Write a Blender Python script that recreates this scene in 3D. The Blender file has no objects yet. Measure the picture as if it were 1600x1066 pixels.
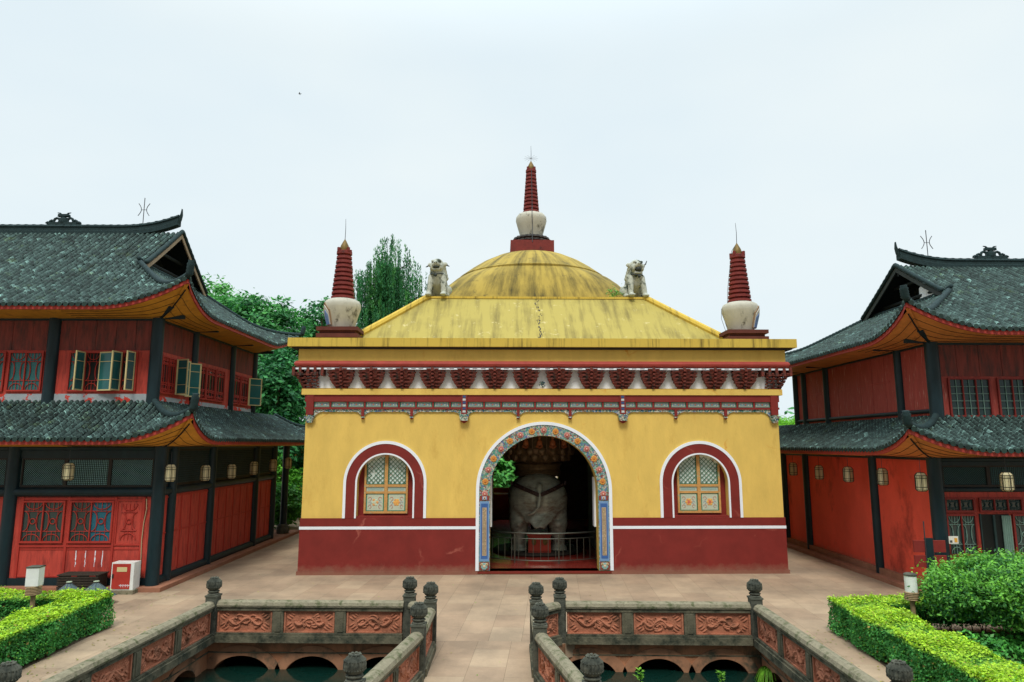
import bpy, math, random
import numpy as np
from mathutils import Vector, Matrix
R = math.radians
rnd = random.Random(7)
nr = np.random.default_rng(11)
SC = bpy.context.scene
COL = SC.collection

# ------------------------------------------------------------------ camera, sky, sun, exposure
cam = bpy.data.objects.new("camera", bpy.data.cameras.new("camera"))
COL.objects.link(cam)
cam.location = (0, 0, 4.2)
cam.rotation_euler = (R(90 + 8.64), 0, R(1.4))
cam.data.lens = 24.0
cam.data.sensor_width = 36.0
cam.data.clip_end = 2000
SC.camera = cam
SC.view_settings.view_transform = 'Standard'
SC.view_settings.look = 'None'
SC.view_settings.exposure = 0.0
SC.view_settings.gamma = 1.0

SUN_EL, SUN_AZ = 57.0, 184.0      # degrees; azimuth the light comes from (0 = +Y, clockwise)
world = bpy.data.worlds.new("World")
SC.world = world
world.use_nodes = True
wn, wl = world.node_tree.nodes, world.node_tree.links
wn.clear()
wo = wn.new('ShaderNodeOutputWorld')
bg = wn.new('ShaderNodeBackground')
sky = wn.new('ShaderNodeTexSky')
sky.sky_type = 'NISHITA'
sky.sun_disc = False
sky.sun_elevation = R(SUN_EL)
sky.sun_rotation = R(SUN_AZ)
sky.air_density = 1.0
sky.dust_density = 3.0
# bright overcast: a pale cloud layer over the sky
geo = wn.new('ShaderNodeTexCoord')
mp = wn.new('ShaderNodeMapping')
mp.inputs['Scale'].default_value = (1.0, 1.0, 2.2)
cn = wn.new('ShaderNodeTexNoise')
cn.inputs['Scale'].default_value = 1.6
cn.inputs['Detail'].default_value = 4.0
cr = wn.new('ShaderNodeValToRGB')
cr.color_ramp.elements[0].position = 0.3
cr.color_ramp.elements[0].color = (7.7, 9.0, 9.75, 1)
cr.color_ramp.elements[1].position = 0.75
cr.color_ramp.elements[1].color = (9.0, 9.85, 10.0, 1)
mx = wn.new('ShaderNodeMix')
mx.data_type = 'RGBA'
mx.inputs['Factor'].default_value = 0.93
bg.inputs['Strength'].default_value = 0.1
wl.new(geo.outputs['Generated'], mp.inputs['Vector'])
wl.new(mp.outputs['Vector'], cn.inputs['Vector'])
wl.new(cn.outputs['Fac'], cr.inputs['Fac'])
# overcast luminance: brightest overhead, dimming added behind the viewpoint to deepen eave shade
sxyz = wn.new('ShaderNodeSeparateXYZ')
wl.new(geo.outputs['Generated'], sxyz.inputs[0])
zr = wn.new('ShaderNodeMapRange'); zr.interpolation_type = 'SMOOTHSTEP'
zr.inputs['From Min'].default_value = 0.50; zr.inputs['From Max'].default_value = 0.98
zr.inputs['To Min'].default_value = 1.0; zr.inputs['To Max'].default_value = 3.0
wl.new(sxyz.outputs['Z'], zr.inputs['Value'])
yr = wn.new('ShaderNodeMapRange'); yr.interpolation_type = 'SMOOTHSTEP'
yr.inputs['From Min'].default_value = -1.0; yr.inputs['From Max'].default_value = 0.15
yr.inputs['To Min'].default_value = 0.34; yr.inputs['To Max'].default_value = 1.0
wl.new(sxyz.outputs['Y'], yr.inputs['Value'])
mm = wn.new('ShaderNodeMath'); mm.operation = 'MULTIPLY'
wl.new(zr.outputs[0], mm.inputs[0]); wl.new(yr.outputs[0], mm.inputs[1])
vm = wn.new('ShaderNodeVectorMath'); vm.operation = 'SCALE'
wl.new(cr.outputs['Color'], vm.inputs[0]); wl.new(mm.outputs[0], vm.inputs['Scale'])
wl.new(sky.outputs['Color'], mx.inputs['A'])
wl.new(vm.outputs[0], mx.inputs['B'])
wl.new(mx.outputs['Result'], bg.inputs['Color'])
wl.new(bg.outputs['Background'], wo.inputs['Surface'])

sl = bpy.data.lights.new("sun", 'SUN')
sl.energy = 2.4
sl.angle = R(16)
sl.color = (1.0, 0.95, 0.86)
so = bpy.data.objects.new("sun", sl)
COL.objects.link(so)
d = Vector((math.sin(R(SUN_AZ)) * math.cos(R(SUN_EL)), math.cos(R(SUN_AZ)) * math.cos(R(SUN_EL)), math.sin(R(SUN_EL))))
so.rotation_euler = (-d).to_track_quat('-Z', 'Y').to_euler()
so.location = (0, -10, 40)

# ------------------------------------------------------------------ helpers: colour, materials
def lin(r, g, b, k=1.0):
    f = lambda v: ((v / 255 + 0.055) / 1.055) ** 2.4 if v > 10.3 else v / 255 / 12.92
    return (min(1, f(r) * k), min(1, f(g) * k), min(1, f(b) * k), 1.0)

def mat(name, base, rough=0.8, var=0.25, vscale=3.0, second=None, smix=(0.5, 0.7), sscale=1.5, stretch=(1, 1, 1),
        bump=0.0, bscale=40.0, attr=None, metallic=0.0, detail=5.0, coords='Object', spec=0.3, trans=None, cracks=None, splash=None):
    """base colour varied by noise; optional second colour in noise patches; optional per-face attribute multiplier."""
    m = bpy.data.materials.new(name)
    m.use_nodes = True
    n, l = m.node_tree.nodes, m.node_tree.links
    p = n['Principled BSDF']
    p.inputs['Roughness'].default_value = rough
    p.inputs['Metallic'].default_value = metallic
    p.inputs['Specular IOR Level'].default_value = spec
    tc = n.new('ShaderNodeTexCoord')
    mp = n.new('ShaderNodeMapping')
    mp.inputs['Scale'].default_value = stretch
    l.new(tc.outputs[coords], mp.inputs['Vector'])
    nz = n.new('ShaderNodeTexNoise')
    nz.inputs['Scale'].default_value = vscale
    nz.inputs['Detail'].default_value = detail
    nz.inputs['Roughness'].default_value = 0.65
    l.new(mp.outputs['Vector'], nz.inputs['Vector'])
    r = n.new('ShaderNodeValToRGB')
    r.color_ramp.elements[0].position = 0.28
    r.color_ramp.elements[1].position = 0.72
    r.color_ramp.elements[0].color = tuple(c * (1 - var) for c in base[:3]) + (1,)
    r.color_ramp.elements[1].color = tuple(min(1, c * (1 + var)) for c in base[:3]) + (1,)
    l.new(nz.outputs['Fac'], r.inputs['Fac'])
    out = r.outputs['Color']
    def mixc(a, b, fac):
        x = n.new('ShaderNodeMix')
        x.data_type = 'RGBA'
        l.new(a, x.inputs['A'])
        if isinstance(b, tuple):
            x.inputs['B'].default_value = b
        else:
            l.new(b, x.inputs['B'])
        l.new(fac, x.inputs['Factor'])
        return x.outputs['Result']
    if second is not None:
        n2 = n.new('ShaderNodeTexNoise')
        n2.inputs['Scale'].default_value = sscale
        n2.inputs['Detail'].default_value = 8.0
        n2.inputs['Roughness'].default_value = 0.7
        mp2 = n.new('ShaderNodeMapping')
        mp2.inputs['Scale'].default_value = stretch
        mp2.inputs['Location'].default_value = (13.1, 4.7, 2.3)
        l.new(tc.outputs[coords], mp2.inputs['Vector'])
        l.new(mp2.outputs['Vector'], n2.inputs['Vector'])
        r2 = n.new('ShaderNodeValToRGB')
        r2.color_ramp.elements[0].position = smix[0]
        r2.color_ramp.elements[1].position = smix[1]
        l.new(n2.outputs['Fac'], r2.inputs['Fac'])
        out = mixc(out, second, r2.outputs['Color'])
    if cracks:
        cc, csc, cw = cracks
        nd = n.new('ShaderNodeTexNoise'); nd.inputs['Scale'].default_value = 1.3; nd.inputs['Detail'].default_value = 6.0
        l.new(tc.outputs[coords], nd.inputs['Vector'])
        ad = n.new('ShaderNodeMixRGB'); ad.blend_type = 'ADD'; ad.inputs[0].default_value = .9
        l.new(tc.outputs[coords], ad.inputs[1]); l.new(nd.outputs['Color'], ad.inputs[2])
        vo = n.new('ShaderNodeTexVoronoi'); vo.feature = 'DISTANCE_TO_EDGE'; vo.inputs['Scale'].default_value = csc
        l.new(ad.outputs[0], vo.inputs['Vector'])
        rr = n.new('ShaderNodeValToRGB'); rr.color_ramp.elements[0].position = 0.0; rr.color_ramp.elements[1].position = cw
        rr.color_ramp.elements[0].color = (1, 1, 1, 1); rr.color_ramp.elements[1].color = (0, 0, 0, 1)
        l.new(vo.outputs['Distance'], rr.inputs['Fac'])
        nm = n.new('ShaderNodeTexNoise'); nm.inputs['Scale'].default_value = .9
        l.new(tc.outputs[coords], nm.inputs['Vector'])
        r4 = n.new('ShaderNodeValToRGB'); r4.color_ramp.elements[0].position = .54; r4.color_ramp.elements[1].position = .70
        l.new(nm.outputs['Fac'], r4.inputs['Fac'])
        mu_ = n.new('ShaderNodeMath'); mu_.operation = 'MULTIPLY'
        l.new(rr.outputs['Color'], mu_.inputs[0]); l.new(r4.outputs['Color'], mu_.inputs[1])
        out = mixc(out, cc, mu_.outputs[0])
    if splash:                                            # mud and dust splashed up from the ground, ragged upper edge
        sc_, sh_ = splash
        sz = n.new('ShaderNodeSeparateXYZ'); l.new(tc.outputs['Object'], sz.inputs[0])
        ns = n.new('ShaderNodeTexNoise'); ns.inputs['Scale'].default_value = 3.2; ns.inputs['Detail'].default_value = 8.0; ns.inputs['Roughness'].default_value = .75
        l.new(tc.outputs['Object'], ns.inputs['Vector'])
        ma = n.new('ShaderNodeMath'); ma.operation = 'MULTIPLY_ADD'; ma.inputs[1].default_value = -1.0 / sh_; ma.inputs[2].default_value = .62
        l.new(sz.outputs['Z'], ma.inputs[0])
        mb_ = n.new('ShaderNodeMath'); mb_.operation = 'ADD'; l.new(ma.outputs[0], mb_.inputs[0]); l.new(ns.outputs['Fac'], mb_.inputs[1])
        r5 = n.new('ShaderNodeValToRGB'); r5.color_ramp.elements[0].position = .52; r5.color_ramp.elements[1].position = 1.0; r5.color_ramp.elements[1].color = (.6, .6, .6, 1)
        l.new(mb_.outputs[0], r5.inputs['Fac'])
        out = mixc(out, sc_, r5.outputs['Color'])
    if attr:
        a = n.new('ShaderNodeAttribute')
        a.attribute_name = attr
        x = n.new('ShaderNodeMix')
        x.data_type = 'RGBA'
        x.blend_type = 'MULTIPLY'
        x.inputs['Factor'].default_value = 1.0
        l.new(out, x.inputs['A'])
        l.new(a.outputs['Color'], x.inputs['B'])
        out = x.outputs['Result']
    l.new(out, p.inputs['Base Color'])
    if bump:
        nb = n.new('ShaderNodeTexNoise')
        nb.inputs['Scale'].default_value = bscale
        nb.inputs['Detail'].default_value = 6.0
        l.new(mp.outputs['Vector'], nb.inputs['Vector'])
        b = n.new('ShaderNodeBump')
        b.inputs['Strength'].default_value = bump
        b.inputs['Distance'].default_value = 0.03
        l.new(nb.outputs['Fac'], b.inputs['Height'])
        l.new(b.outputs['Normal'], p.inputs['Normal'])
    if trans:
        tr = n.new('ShaderNodeBsdfTranslucent')
        ms = n.new('ShaderNodeMixShader')
        ms.inputs['Fac'].default_value = trans
        l.new(out, tr.inputs['Color'])
        l.new(p.outputs['BSDF'], ms.inputs[1])
        l.new(tr.outputs['BSDF'], ms.inputs[2])
        l.new(ms.outputs['Shader'], n['Material Output'].inputs['Surface'])
    return m

def streak_mat(name, base, dark, amount=(0.5, 0.75), rough=0.8, radial=False, k=9.0, patches=None, psm=(0.6, 0.66)):
    """weather streaks running down a roof: noise stretched downhill (radial: round a centre)."""
    m = bpy.data.materials.new(name)
    m.use_nodes = True
    n, l = m.node_tree.nodes, m.node_tree.links
    p = n['Principled BSDF']
    p.inputs['Roughness'].default_value = rough
    p.inputs['Specular IOR Level'].default_value = 0.2
    tc = n.new('ShaderNodeTexCoord')
    sep = n.new('ShaderNodeSeparateXYZ')
    l.new(tc.outputs['Object'], sep.inputs[0])
    cmb = n.new('ShaderNodeCombineXYZ')
    if radial:
        at = n.new('ShaderNodeMath')
        at.operation = 'ARCTAN2'
        l.new(sep.outputs['X'], at.inputs[0])
        sb = n.new('ShaderNodeMath'); sb.operation = 'MULTIPLY'; sb.inputs[1].default_value = -1.0
        l.new(sep.outputs['Y'], sb.inputs[0])
        l.new(sb.outputs[0], at.inputs[1])
        a = at.outputs[0]
    else:
        ad = n.new('ShaderNodeMath')
        ad.operation = 'ADD'
        l.new(sep.outputs['X'], ad.inputs[0])
        l.new(sep.outputs['Y'], ad.inputs[1])
        a = sep.outputs['X']
    mu = n.new('ShaderNodeMath'); mu.operation = 'MULTIPLY'; mu.inputs[1].default_value = k
    l.new(a, mu.inputs[0])
    mz = n.new('ShaderNodeMath'); mz.operation = 'MULTIPLY'; mz.inputs[1].default_value = 0.35
    l.new(sep.outputs['Z'], mz.inputs[0])
    l.new(mu.outputs[0], cmb.inputs['X'])
    l.new(mz.outputs[0], cmb.inputs['Z'])
    nz = n.new('ShaderNodeTexNoise')
    nz.inputs['Scale'].default_value = 1.0
    nz.inputs['Detail'].default_value = 6.0
    nz.inputs['Roughness'].default_value = 0.7
    l.new(cmb.outputs[0], nz.inputs['Vector'])
    nb = n.new('ShaderNodeTexNoise')
    nb.inputs['Scale'].default_value = 1.1
    nb.inputs['Detail'].default_value = 7.0
    l.new(tc.outputs['Object'], nb.inputs['Vector'])
    av = n.new('ShaderNodeMath'); av.operation = 'MULTIPLY_ADD'
    av.inputs[1].default_value = 0.8
    l.new(nz.outputs['Fac'], av.inputs[0])
    hf = n.new('ShaderNodeMath'); hf.operation = 'MULTIPLY'; hf.inputs[1].default_value = 0.25
    l.new(nb.outputs['Fac'], hf.inputs[0])
    l.new(hf.outputs[0], av.inputs[2])
    r = n.new('ShaderNodeValToRGB')
    r.color_ramp.elements[0].position = amount[0]
    r.color_ramp.elements[1].position = amount[1]
    r.color_ramp.elements[0].color = base
    r.color_ramp.elements[1].color = dark
    l.new(av.outputs[0], r.inputs['Fac'])
    out = r.outputs['Color']
    if patches:
        n3 = n.new('ShaderNodeTexNoise')
        n3.inputs['Scale'].default_value = 2.6
        n3.inputs['Detail'].default_value = 9.0
        n3.inputs['Roughness'].default_value = 0.72
        l.new(tc.outputs['Object'], n3.inputs['Vector'])
        r3 = n.new('ShaderNodeValToRGB')
        r3.color_ramp.elements[0].position = psm[0]
        r3.color_ramp.elements[1].position = psm[1]
        l.new(n3.outputs['Fac'], r3.inputs['Fac'])
        x = n.new('ShaderNodeMix'); x.data_type = 'RGBA'
        l.new(out, x.inputs['A']); x.inputs['B'].default_value = patches
        l.new(r3.outputs['Color'], x.inputs['Factor'])
        out = x.outputs['Result']
    l.new(out, p.inputs['Base Color'])
    b = n.new('ShaderNodeBump'); b.inputs['Strength'].default_value = 0.25; b.inputs['Distance'].default_value = 0.03
    l.new(nb.outputs['Fac'], b.inputs['Height']); l.new(b.outputs['Normal'], p.inputs['Normal'])
    return m

def mosaic_mat(name, cols, scale=16.0, rough=0.6):
    """painted scrollwork read at a distance: small cells of several paint colours."""
    m = bpy.data.materials.new(name)
    m.use_nodes = True
    n, l = m.node_tree.nodes, m.node_tree.links
    p = n['Principled BSDF']
    p.inputs['Roughness'].default_value = rough
    tc = n.new('ShaderNodeTexCoord')
    nz = n.new('ShaderNodeTexNoise'); nz.inputs['Scale'].default_value = scale * 0.5
    l.new(tc.outputs['Object'], nz.inputs['Vector'])
    ad = n.new('ShaderNodeMixRGB'); ad.blend_type = 'ADD'; ad.inputs[0].default_value = 0.12
    l.new(tc.outputs['Object'], ad.inputs[1]); l.new(nz.outputs['Color'], ad.inputs[2])
    v = n.new('ShaderNodeTexVoronoi'); v.inputs['Scale'].default_value = scale
    l.new(ad.outputs[0], v.inputs['Vector'])
    sp = n.new('ShaderNodeSeparateColor'); l.new(v.outputs['Color'], sp.inputs[0])
    r = n.new('ShaderNodeValToRGB'); r.color_ramp.interpolation = 'CONSTANT'
    e = r.color_ramp.elements
    e[0].position = 0; e[0].color = cols[0]
    e[1].position = 1.0 / len(cols); e[1].color = cols[1]
    for i in range(2, len(cols)):
        q = e.new(i / len(cols)); q.color = cols[i]
    l.new(sp.outputs[0], r.inputs['Fac'])
    l.new(r.outputs['Color'], p.inputs['Base Color'])
    return m

def plain(name, c, rough=0.6, **k):
    return mat(name, c, rough=rough, var=k.pop('var', 0.12), **k)

# ------------------------------------------------------------------ helpers: meshes
class MB:
    def __init__(s):
        s.v, s.f, s.c = [], [], []
        s.col = None
    def add(s, vs, fs, col=None):
        b = len(s.v)
        s.v.extend([tuple(map(float, q)) for q in vs])
        s.f.extend([tuple(i + b for i in q) for q in fs])
        s.c.extend([col or s.col or (1, 1, 1)] * len(fs))
    def box(s, x0, x1, y0, y1, z0, z1, col=None, m=None):
        vs = [(x, y, z) for x in (x0, x1) for y in (y0, y1) for z in (z0, z1)]
        if m is not None:
            vs = [tuple(m @ Vector(q)) for q in vs]
        s.add(vs, [(0, 1, 3, 2), (4, 6, 7, 5), (0, 4, 5, 1), (2, 3, 7, 6), (0, 2, 6, 4), (1, 5, 7, 3)], col)
    def frustum(s, cx, cy, z0, z1, w0, d0, w1, d1, col=None):
        vs = [(cx + a * w, cy + b * dd, z) for (w, dd, z) in ((w0, d0, z0), (w1, d1, z1)) for a, b in ((-.5, -.5), (.5, -.5), (.5, .5), (-.5, .5))]
        s.add(vs, [(3, 2, 1, 0), (4, 5, 6, 7), (0, 1, 5, 4), (1, 2, 6, 5), (2, 3, 7, 6), (3, 0, 4, 7)], col)
    def lathe(s, prof, cx=0, cy=0, n=24, col=None, lobes=0, lob=0.0):
        vs, fs = [], []
        for r, z in prof:
            for i in range(n):
                t = 2 * math.pi * i / n
                rr = r * (1 + (lob * (abs(math.cos(lobes * t / 2)) - 0.6) if lobes else 0))
                vs.append((cx + rr * math.cos(t), cy + rr * math.sin(t), z))
        for j in range(len(prof) - 1):
            for i in range(n):
                k = (i + 1) % n
                fs.append((j * n + i, j * n + k, (j + 1) * n + k, (j + 1) * n + i))
        fs.append(tuple(range(n - 1, -1, -1)))
        fs.append(tuple((len(prof) - 1) * n + i for i in range(n)))
        s.add(vs, fs, col)
    def tube(s, pts, rad, n=8, col=None, ribs=None):
        pts = [Vector(p) for p in pts]
        if not hasattr(rad, '__len__'):
            rad = [rad] * len(pts)
        vs, fs = [], []
        up = Vector((0, 0, 1))
        prev = None
        for i, p in enumerate(pts):
            t = (pts[min(i + 1, len(pts) - 1)] - pts[max(i - 1, 0)])
            t = t.normalized() if t.length > 1e-9 else Vector((0, 0, 1))
            if prev is None:
                a = t.cross(up) if abs(t.z) < 0.95 else t.cross(Vector((0, 1, 0)))
            else:
                a = prev - t * prev.dot(t)
            a.normalize()
            prev = a
            b = t.cross(a)
            for k in range(n):
                w = 2 * math.pi * k / n
                vs.append(p + (a * math.cos(w) + b * math.sin(w)) * rad[i])
        for i in range(len(pts) - 1):
            for k in range(n):
                q = (k + 1) % n
                fs.append((i * n + k, i * n + q, (i + 1) * n + q, (i + 1) * n + k))
        fs.append(tuple(range(n - 1, -1, -1)))
        fs.append(tuple((len(pts) - 1) * n + k for k in range(n)))
        s.add(vs, fs, col)
    def sweep(s, pts, sec, col=None, closed=False):
        """section sec = [(side, up)] carried along pts, up stays vertical."""
        pts = [Vector(p) for p in pts]
        n = len(sec); vs, fs = [], []
        for i, p in enumerate(pts):
            t = pts[min(i + 1, len(pts) - 1)] - pts[max(i - 1, 0)]
            t.z = 0
            t.normalize()
            side = Vector((t.y, -t.x, 0))
            for a, b in sec:
                vs.append(p + side * a + Vector((0, 0, b)))
        for i in range(len(pts) - 1):
            for k in range(n):
                q = (k + 1) % n
                fs.append((i * n + k, i * n + q, (i + 1) * n + q, (i + 1) * n + k))
        fs.append(tuple(range(n - 1, -1, -1)))
        fs.append(tuple((len(pts) - 1) * n + k for k in range(n)))
        s.add(vs, fs, col)
    def ball(s, c, r, col=None, nu=10, nv=7, m=None):
        if not hasattr(r, '__len__'):
            r = (r, r, r)
        vs, fs = [], []
        for j in range(nv + 1):
            ph = math.pi * j / nv
            for i in range(nu):
                t = 2 * math.pi * i / nu
                q = Vector((r[0] * math.sin(ph) * math.cos(t), r[1] * math.sin(ph) * math.sin(t), r[2] * math.cos(ph)))
                if m is not None:
                    q = m @ q
                vs.append(q + Vector(c))
        for j in range(nv):
            for i in range(nu):
                k = (i + 1) % nu
                fs.append((j * nu + i, j * nu + k, (j + 1) * nu + k, (j + 1) * nu + i))
        s.add(vs, fs, col)
    def grid(s, P, col=None):
        """P[i][j] points."""
        h, w = len(P), len(P[0])
        s.add([q for row in P for q in row],
              [(i * w + j, i * w + j + 1, (i + 1) * w + j + 1, (i + 1) * w + j) for i in range(h - 1) for j in range(w - 1)], col)
    def np_add(s, V, F, C=None):
        b = len(s.v)
        s.v.extend(map(tuple, V.tolist()))
        s.f.extend(map(tuple, (F + b).tolist()))
        s.c.extend(map(tuple, C.tolist()) if C is not None else [(1, 1, 1)] * len(F))
    def mesh(s, name, m, smooth=False, attr=False):
        me = bpy.data.meshes.new(name)
        me.from_pydata(s.v, [], s.f)
        me.update()
        if isinstance(m, (list, tuple)):
            for q in m: me.materials.append(q)
        elif m: me.materials.append(m)
        if attr:
            a = me.attributes.new('tint', 'FLOAT_COLOR', 'FACE')
            buf = np.ones((len(s.f), 4), dtype=np.float32)
            buf[:, :3] = np.array(s.c, dtype=np.float32)
            a.data.foreach_set('color', buf.ravel())
        if smooth:
            me.polygons.foreach_set('use_smooth', [True] * len(me.polygons))
            if smooth != 'all':
                try: me.set_sharp_from_angle(angle=R(40))
                except Exception: pass
        return me
    def build(s, name, m, parent=None, smooth=False, attr=False, label=None, recalc=True):
        me = s.mesh(name, m, smooth, attr)
        if recalc and len(s.f) < 20000:
            import bmesh
            b = bmesh.new(); b.from_mesh(me)
            bmesh.ops.recalc_face_normals(b, faces=b.faces)
            b.to_mesh(me); b.free()
        o = bpy.data.objects.new(name, me)
        COL.objects.link(o)
        if parent: o.parent = parent
        if label: o['label'] = label
        return o

def thing(name, label, cat, loc=(0, 0, 0), rz=0.0, group=None):
    o = bpy.data.objects.new(name, None)
    COL.objects.link(o)
    o.location = loc
    o.rotation_euler = (0, 0, rz)
    o['label'] = label; o['category'] = cat
    if group: o['group'] = group
    return o

def tag(o, label, cat, group=None, loc=None, rz=None):
    o['label'] = label; o['category'] = cat
    if group: o['group'] = group
    if loc is not None: o.location = loc
    if rz is not None: o.rotation_euler = (0, 0, rz)
    return o

def struct(o, kind='structure'):
    o['kind'] = kind
    return o

def copy_tree(src, parent=None):
    c = src.copy(); COL.objects.link(c); c.parent = parent
    for ch in [q for q in COL.objects if q.parent == src]:
        copy_tree(ch, c)
    return c

def clone_part(o, loc=(0, 0, 0), rz=0.0, parent=None, scale=None):
    c = o.copy(); COL.objects.link(c)
    c.parent = parent or o.parent
    c.location = loc; c.rotation_euler = (0, 0, rz)
    if scale: c.scale = scale
    return c

def fuse(mb, voxel, m, name, parent=None, smooth_it=4):
    """one continuous surface from overlapping shapes (voxel remesh, smoothed)."""
    me = mb.mesh(name, None)
    o = bpy.data.objects.new(name + "_tmp", me); COL.objects.link(o)
    a = o.modifiers.new('r', 'REMESH'); a.mode = 'VOXEL'; a.voxel_size = voxel; a.use_smooth_shade = True
    b = o.modifiers.new('s', 'SMOOTH'); b.factor = 0.5; b.iterations = smooth_it
    dg = bpy.context.evaluated_depsgraph_get()
    me2 = bpy.data.meshes.new_from_object(o.evaluated_get(dg))
    bpy.data.objects.remove(o)
    me2.name = name
    me2.materials.clear(); me2.materials.append(m)
    me2.polygons.foreach_set('use_smooth', [True] * len(me2.polygons))
    q = bpy.data.objects.new(name, me2); COL.objects.link(q)
    if parent: q.parent = parent
    return q

def limb(mb, pts, rads, n=14):
    """chain of balls and tubes for fuse()."""
    for i in range(len(pts) - 1):
        a, b = Vector(pts[i]), Vector(pts[i + 1])
        k = max(2, int((b - a).length / (0.35 * min(rads[i], rads[i + 1]))))
        for j in range(k + 1):
            t = j / k
            mb.ball(a.lerp(b, t), rads[i] * (1 - t) + rads[i + 1] * t, nu=n, nv=9)

def arch_path(xc, hw, zb, zs, rise=None, n=28, clip=None):
    """points of an arch outline, from left foot over the top to right foot."""
    rise = hw if rise is None else rise
    p = [(xc - hw, zb)]
    for i in range(n + 1):
        t = math.pi * (1 - i / n)
        p.append((xc + hw * math.cos(t), zs + rise * math.sin(t)))
    p.append((xc + hw, zb))
    return p

def arch_band(mb, xc, h0, h1, zb, zs, y0, y1, r0=None, r1=None, n=32, col=None):
    a = arch_path(xc, h0, zb, zs, r0, n); b = arch_path(xc, h1, zb, zs, r1, n)
    N = len(a)
    vs = [(x, y0, z) for x, z in a] + [(x, y0, z) for x, z in b] + [(x, y1, z) for x, z in a] + [(x, y1, z) for x, z in b]
    fs = []
    for i in range(N - 1):
        fs += [(i, i + 1, N + i + 1, N + i), (2 * N + i, 3 * N + i, 3 * N + i + 1, 2 * N + i + 1),
               (i, 2 * N + i, 2 * N + i + 1, i + 1), (N + i, N + i + 1, 3 * N + i + 1, 3 * N + i)]
    fs += [(0, N, 3 * N, 2 * N), (N - 1, 3 * N - 1, 4 * N - 1, 2 * N - 1)]
    mb.add(vs, fs, col)

def pierced_wall(mb, x0, x1, z0, z1, y0, y1, ops, n=22):
    """wall slab x0..x1, z0..z1 between depths y0, y1 with arched openings ops = (xc, half, zb, zs, rise)."""
    xs = {x0, x1}
    for xc, h, zb, zs, rs in ops:
        for i in range(n + 1):
            xs.add(xc + h * math.cos(math.pi * i / n))
    xs = sorted(xs)
    def opening(x, lo):
        for xc, h, zb, zs, rs in ops:
            if xc - h - 1e-6 <= lo < xc + h - 1e-6:
                t = max(0.0, 1 - ((x - xc) / h) ** 2)
                return zb, zs + rs * math.sqrt(t)
        return None
    for a, b in zip(xs[:-1], xs[1:]):
        if b - a < 1e-5: continue
        oa, ob = opening(a, a), opening(b, a)
        if oa is None:
            segs = [((z0, z1), (z0, z1))]
        else:
            segs = []
            if oa[0] > z0 + 1e-4: segs.append(((z0, oa[0]), (z0, ob[0])))
            segs.append(((oa[1], z1), (ob[1], z1)))
        for (a0, a1), (b0, b1) in segs:
            for y in (y0, y1):
                mb.add([(a, y, a0), (b, y, b0), (b, y, b1), (a, y, a1)], [(0, 1, 2, 3)])
        if oa is not None:   # reveal
            mb.add([(a, y0, oa[1]), (b, y0, ob[1]), (b, y1, ob[1]), (a, y1, oa[1])], [(0, 1, 2, 3)])
            if oa[0] > z0 + 1e-4:
                mb.add([(a, y0, oa[0]), (b, y0, ob[0]), (b, y1, ob[0]), (a, y1, oa[0])], [(0, 1, 2, 3)])
    for xc, h, zb, zs, rs in ops:
        for x in (xc - h, xc + h):
            mb.add([(x, y0, zb), (x, y1, zb), (x, y1, zs), (x, y0, zs)], [(0, 1, 2, 3)])
    for x in (x0, x1):
        mb.add([(x, y0, z0), (x, y1, z0), (x, y1, z1), (x, y0, z1)], [(0, 1, 2, 3)])
    mb.add([(x0, y0, z1), (x1, y0, z1), (x1, y1, z1), (x0, y1, z1)], [(0, 1, 2, 3)])

def leaves(P, size, tint_fn=None, up=0.0, narrow=0.55, droop=0.0, outward=None, rng=nr):
    """one folded leaf quad per point of P (N,3)."""
    N = len(P)
    nrm = rng.normal(size=(N, 3)); nrm[:, 2] = np.abs(nrm[:, 2]) + up
    if outward is not None: nrm = nrm + outward
    nrm /= np.linalg.norm(nrm, axis=1)[:, None]
    t = rng.normal(size=(N, 3)); t[:, 2] -= droop
    t -= nrm * (t * nrm).sum(1)[:, None]; t /= np.linalg.norm(t, axis=1)[:, None]
    b = np.cross(nrm, t)
    sz = size * rng.uniform(0.65, 1.3, (N, 1))
    V = np.stack([P - t * sz * 0.5, P + b * sz * narrow * 0.5 + t * sz * 0.05, P + t * sz * 0.5, P - b * sz * narrow * 0.5 + t * sz * 0.05], 1).reshape(-1, 3)
    F = np.arange(N * 4).reshape(N, 4)
    C = tint_fn(P) if tint_fn is not None else np.ones((N, 3)) * rng.uniform(0.6, 1.4, (N, 1))
    return V, F, C

# ------------------------------------------------------------------ materials
M = {}
M['yellow'] = mat('yellow_plaster', lin(226, 192, 100, .95), cracks=(lin(206, 140, 50), .35, .010), var=.10, vscale=1.4, second=lin(196, 156, 74), smix=(.55, .85), sscale=1.6, stretch=(1.3, 1.3, .5), bump=.15, bscale=18)
M['yellow_slab'] = streak_mat('yellow_slab', lin(204, 176, 78), lin(112, 96, 48), amount=(.53, .70), k=7.0)
M['roof_skirt'] = streak_mat('yellow_roof_render', lin(168, 154, 82), lin(92, 82, 48), amount=(.50, .74), k=2.2, patches=lin(204, 192, 140), psm=(.60, .70))
M['roof_dome'] = streak_mat('yellow_dome_render', lin(170, 148, 70), lin(62, 58, 36), amount=(.46, .68), radial=True, k=7.0, patches=lin(84, 78, 50), psm=(.58, .70))
M['dado'] = mat('dark_red_dado', lin(122, 40, 35), splash=(lin(146, 112, 92), .55), cracks=(lin(156, 82, 70), .55, .020), var=.16, vscale=1.5, second=lin(150, 80, 70), smix=(.70, .80), sscale=2.5, rough=.6)
M['maroon'] = mat('maroon_paint', lin(126, 42, 37), var=.15, rough=.6)
M['maroon_pale'] = mat('faded_red_moulding', lin(164, 66, 56), var=.15, rough=.6)
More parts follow.
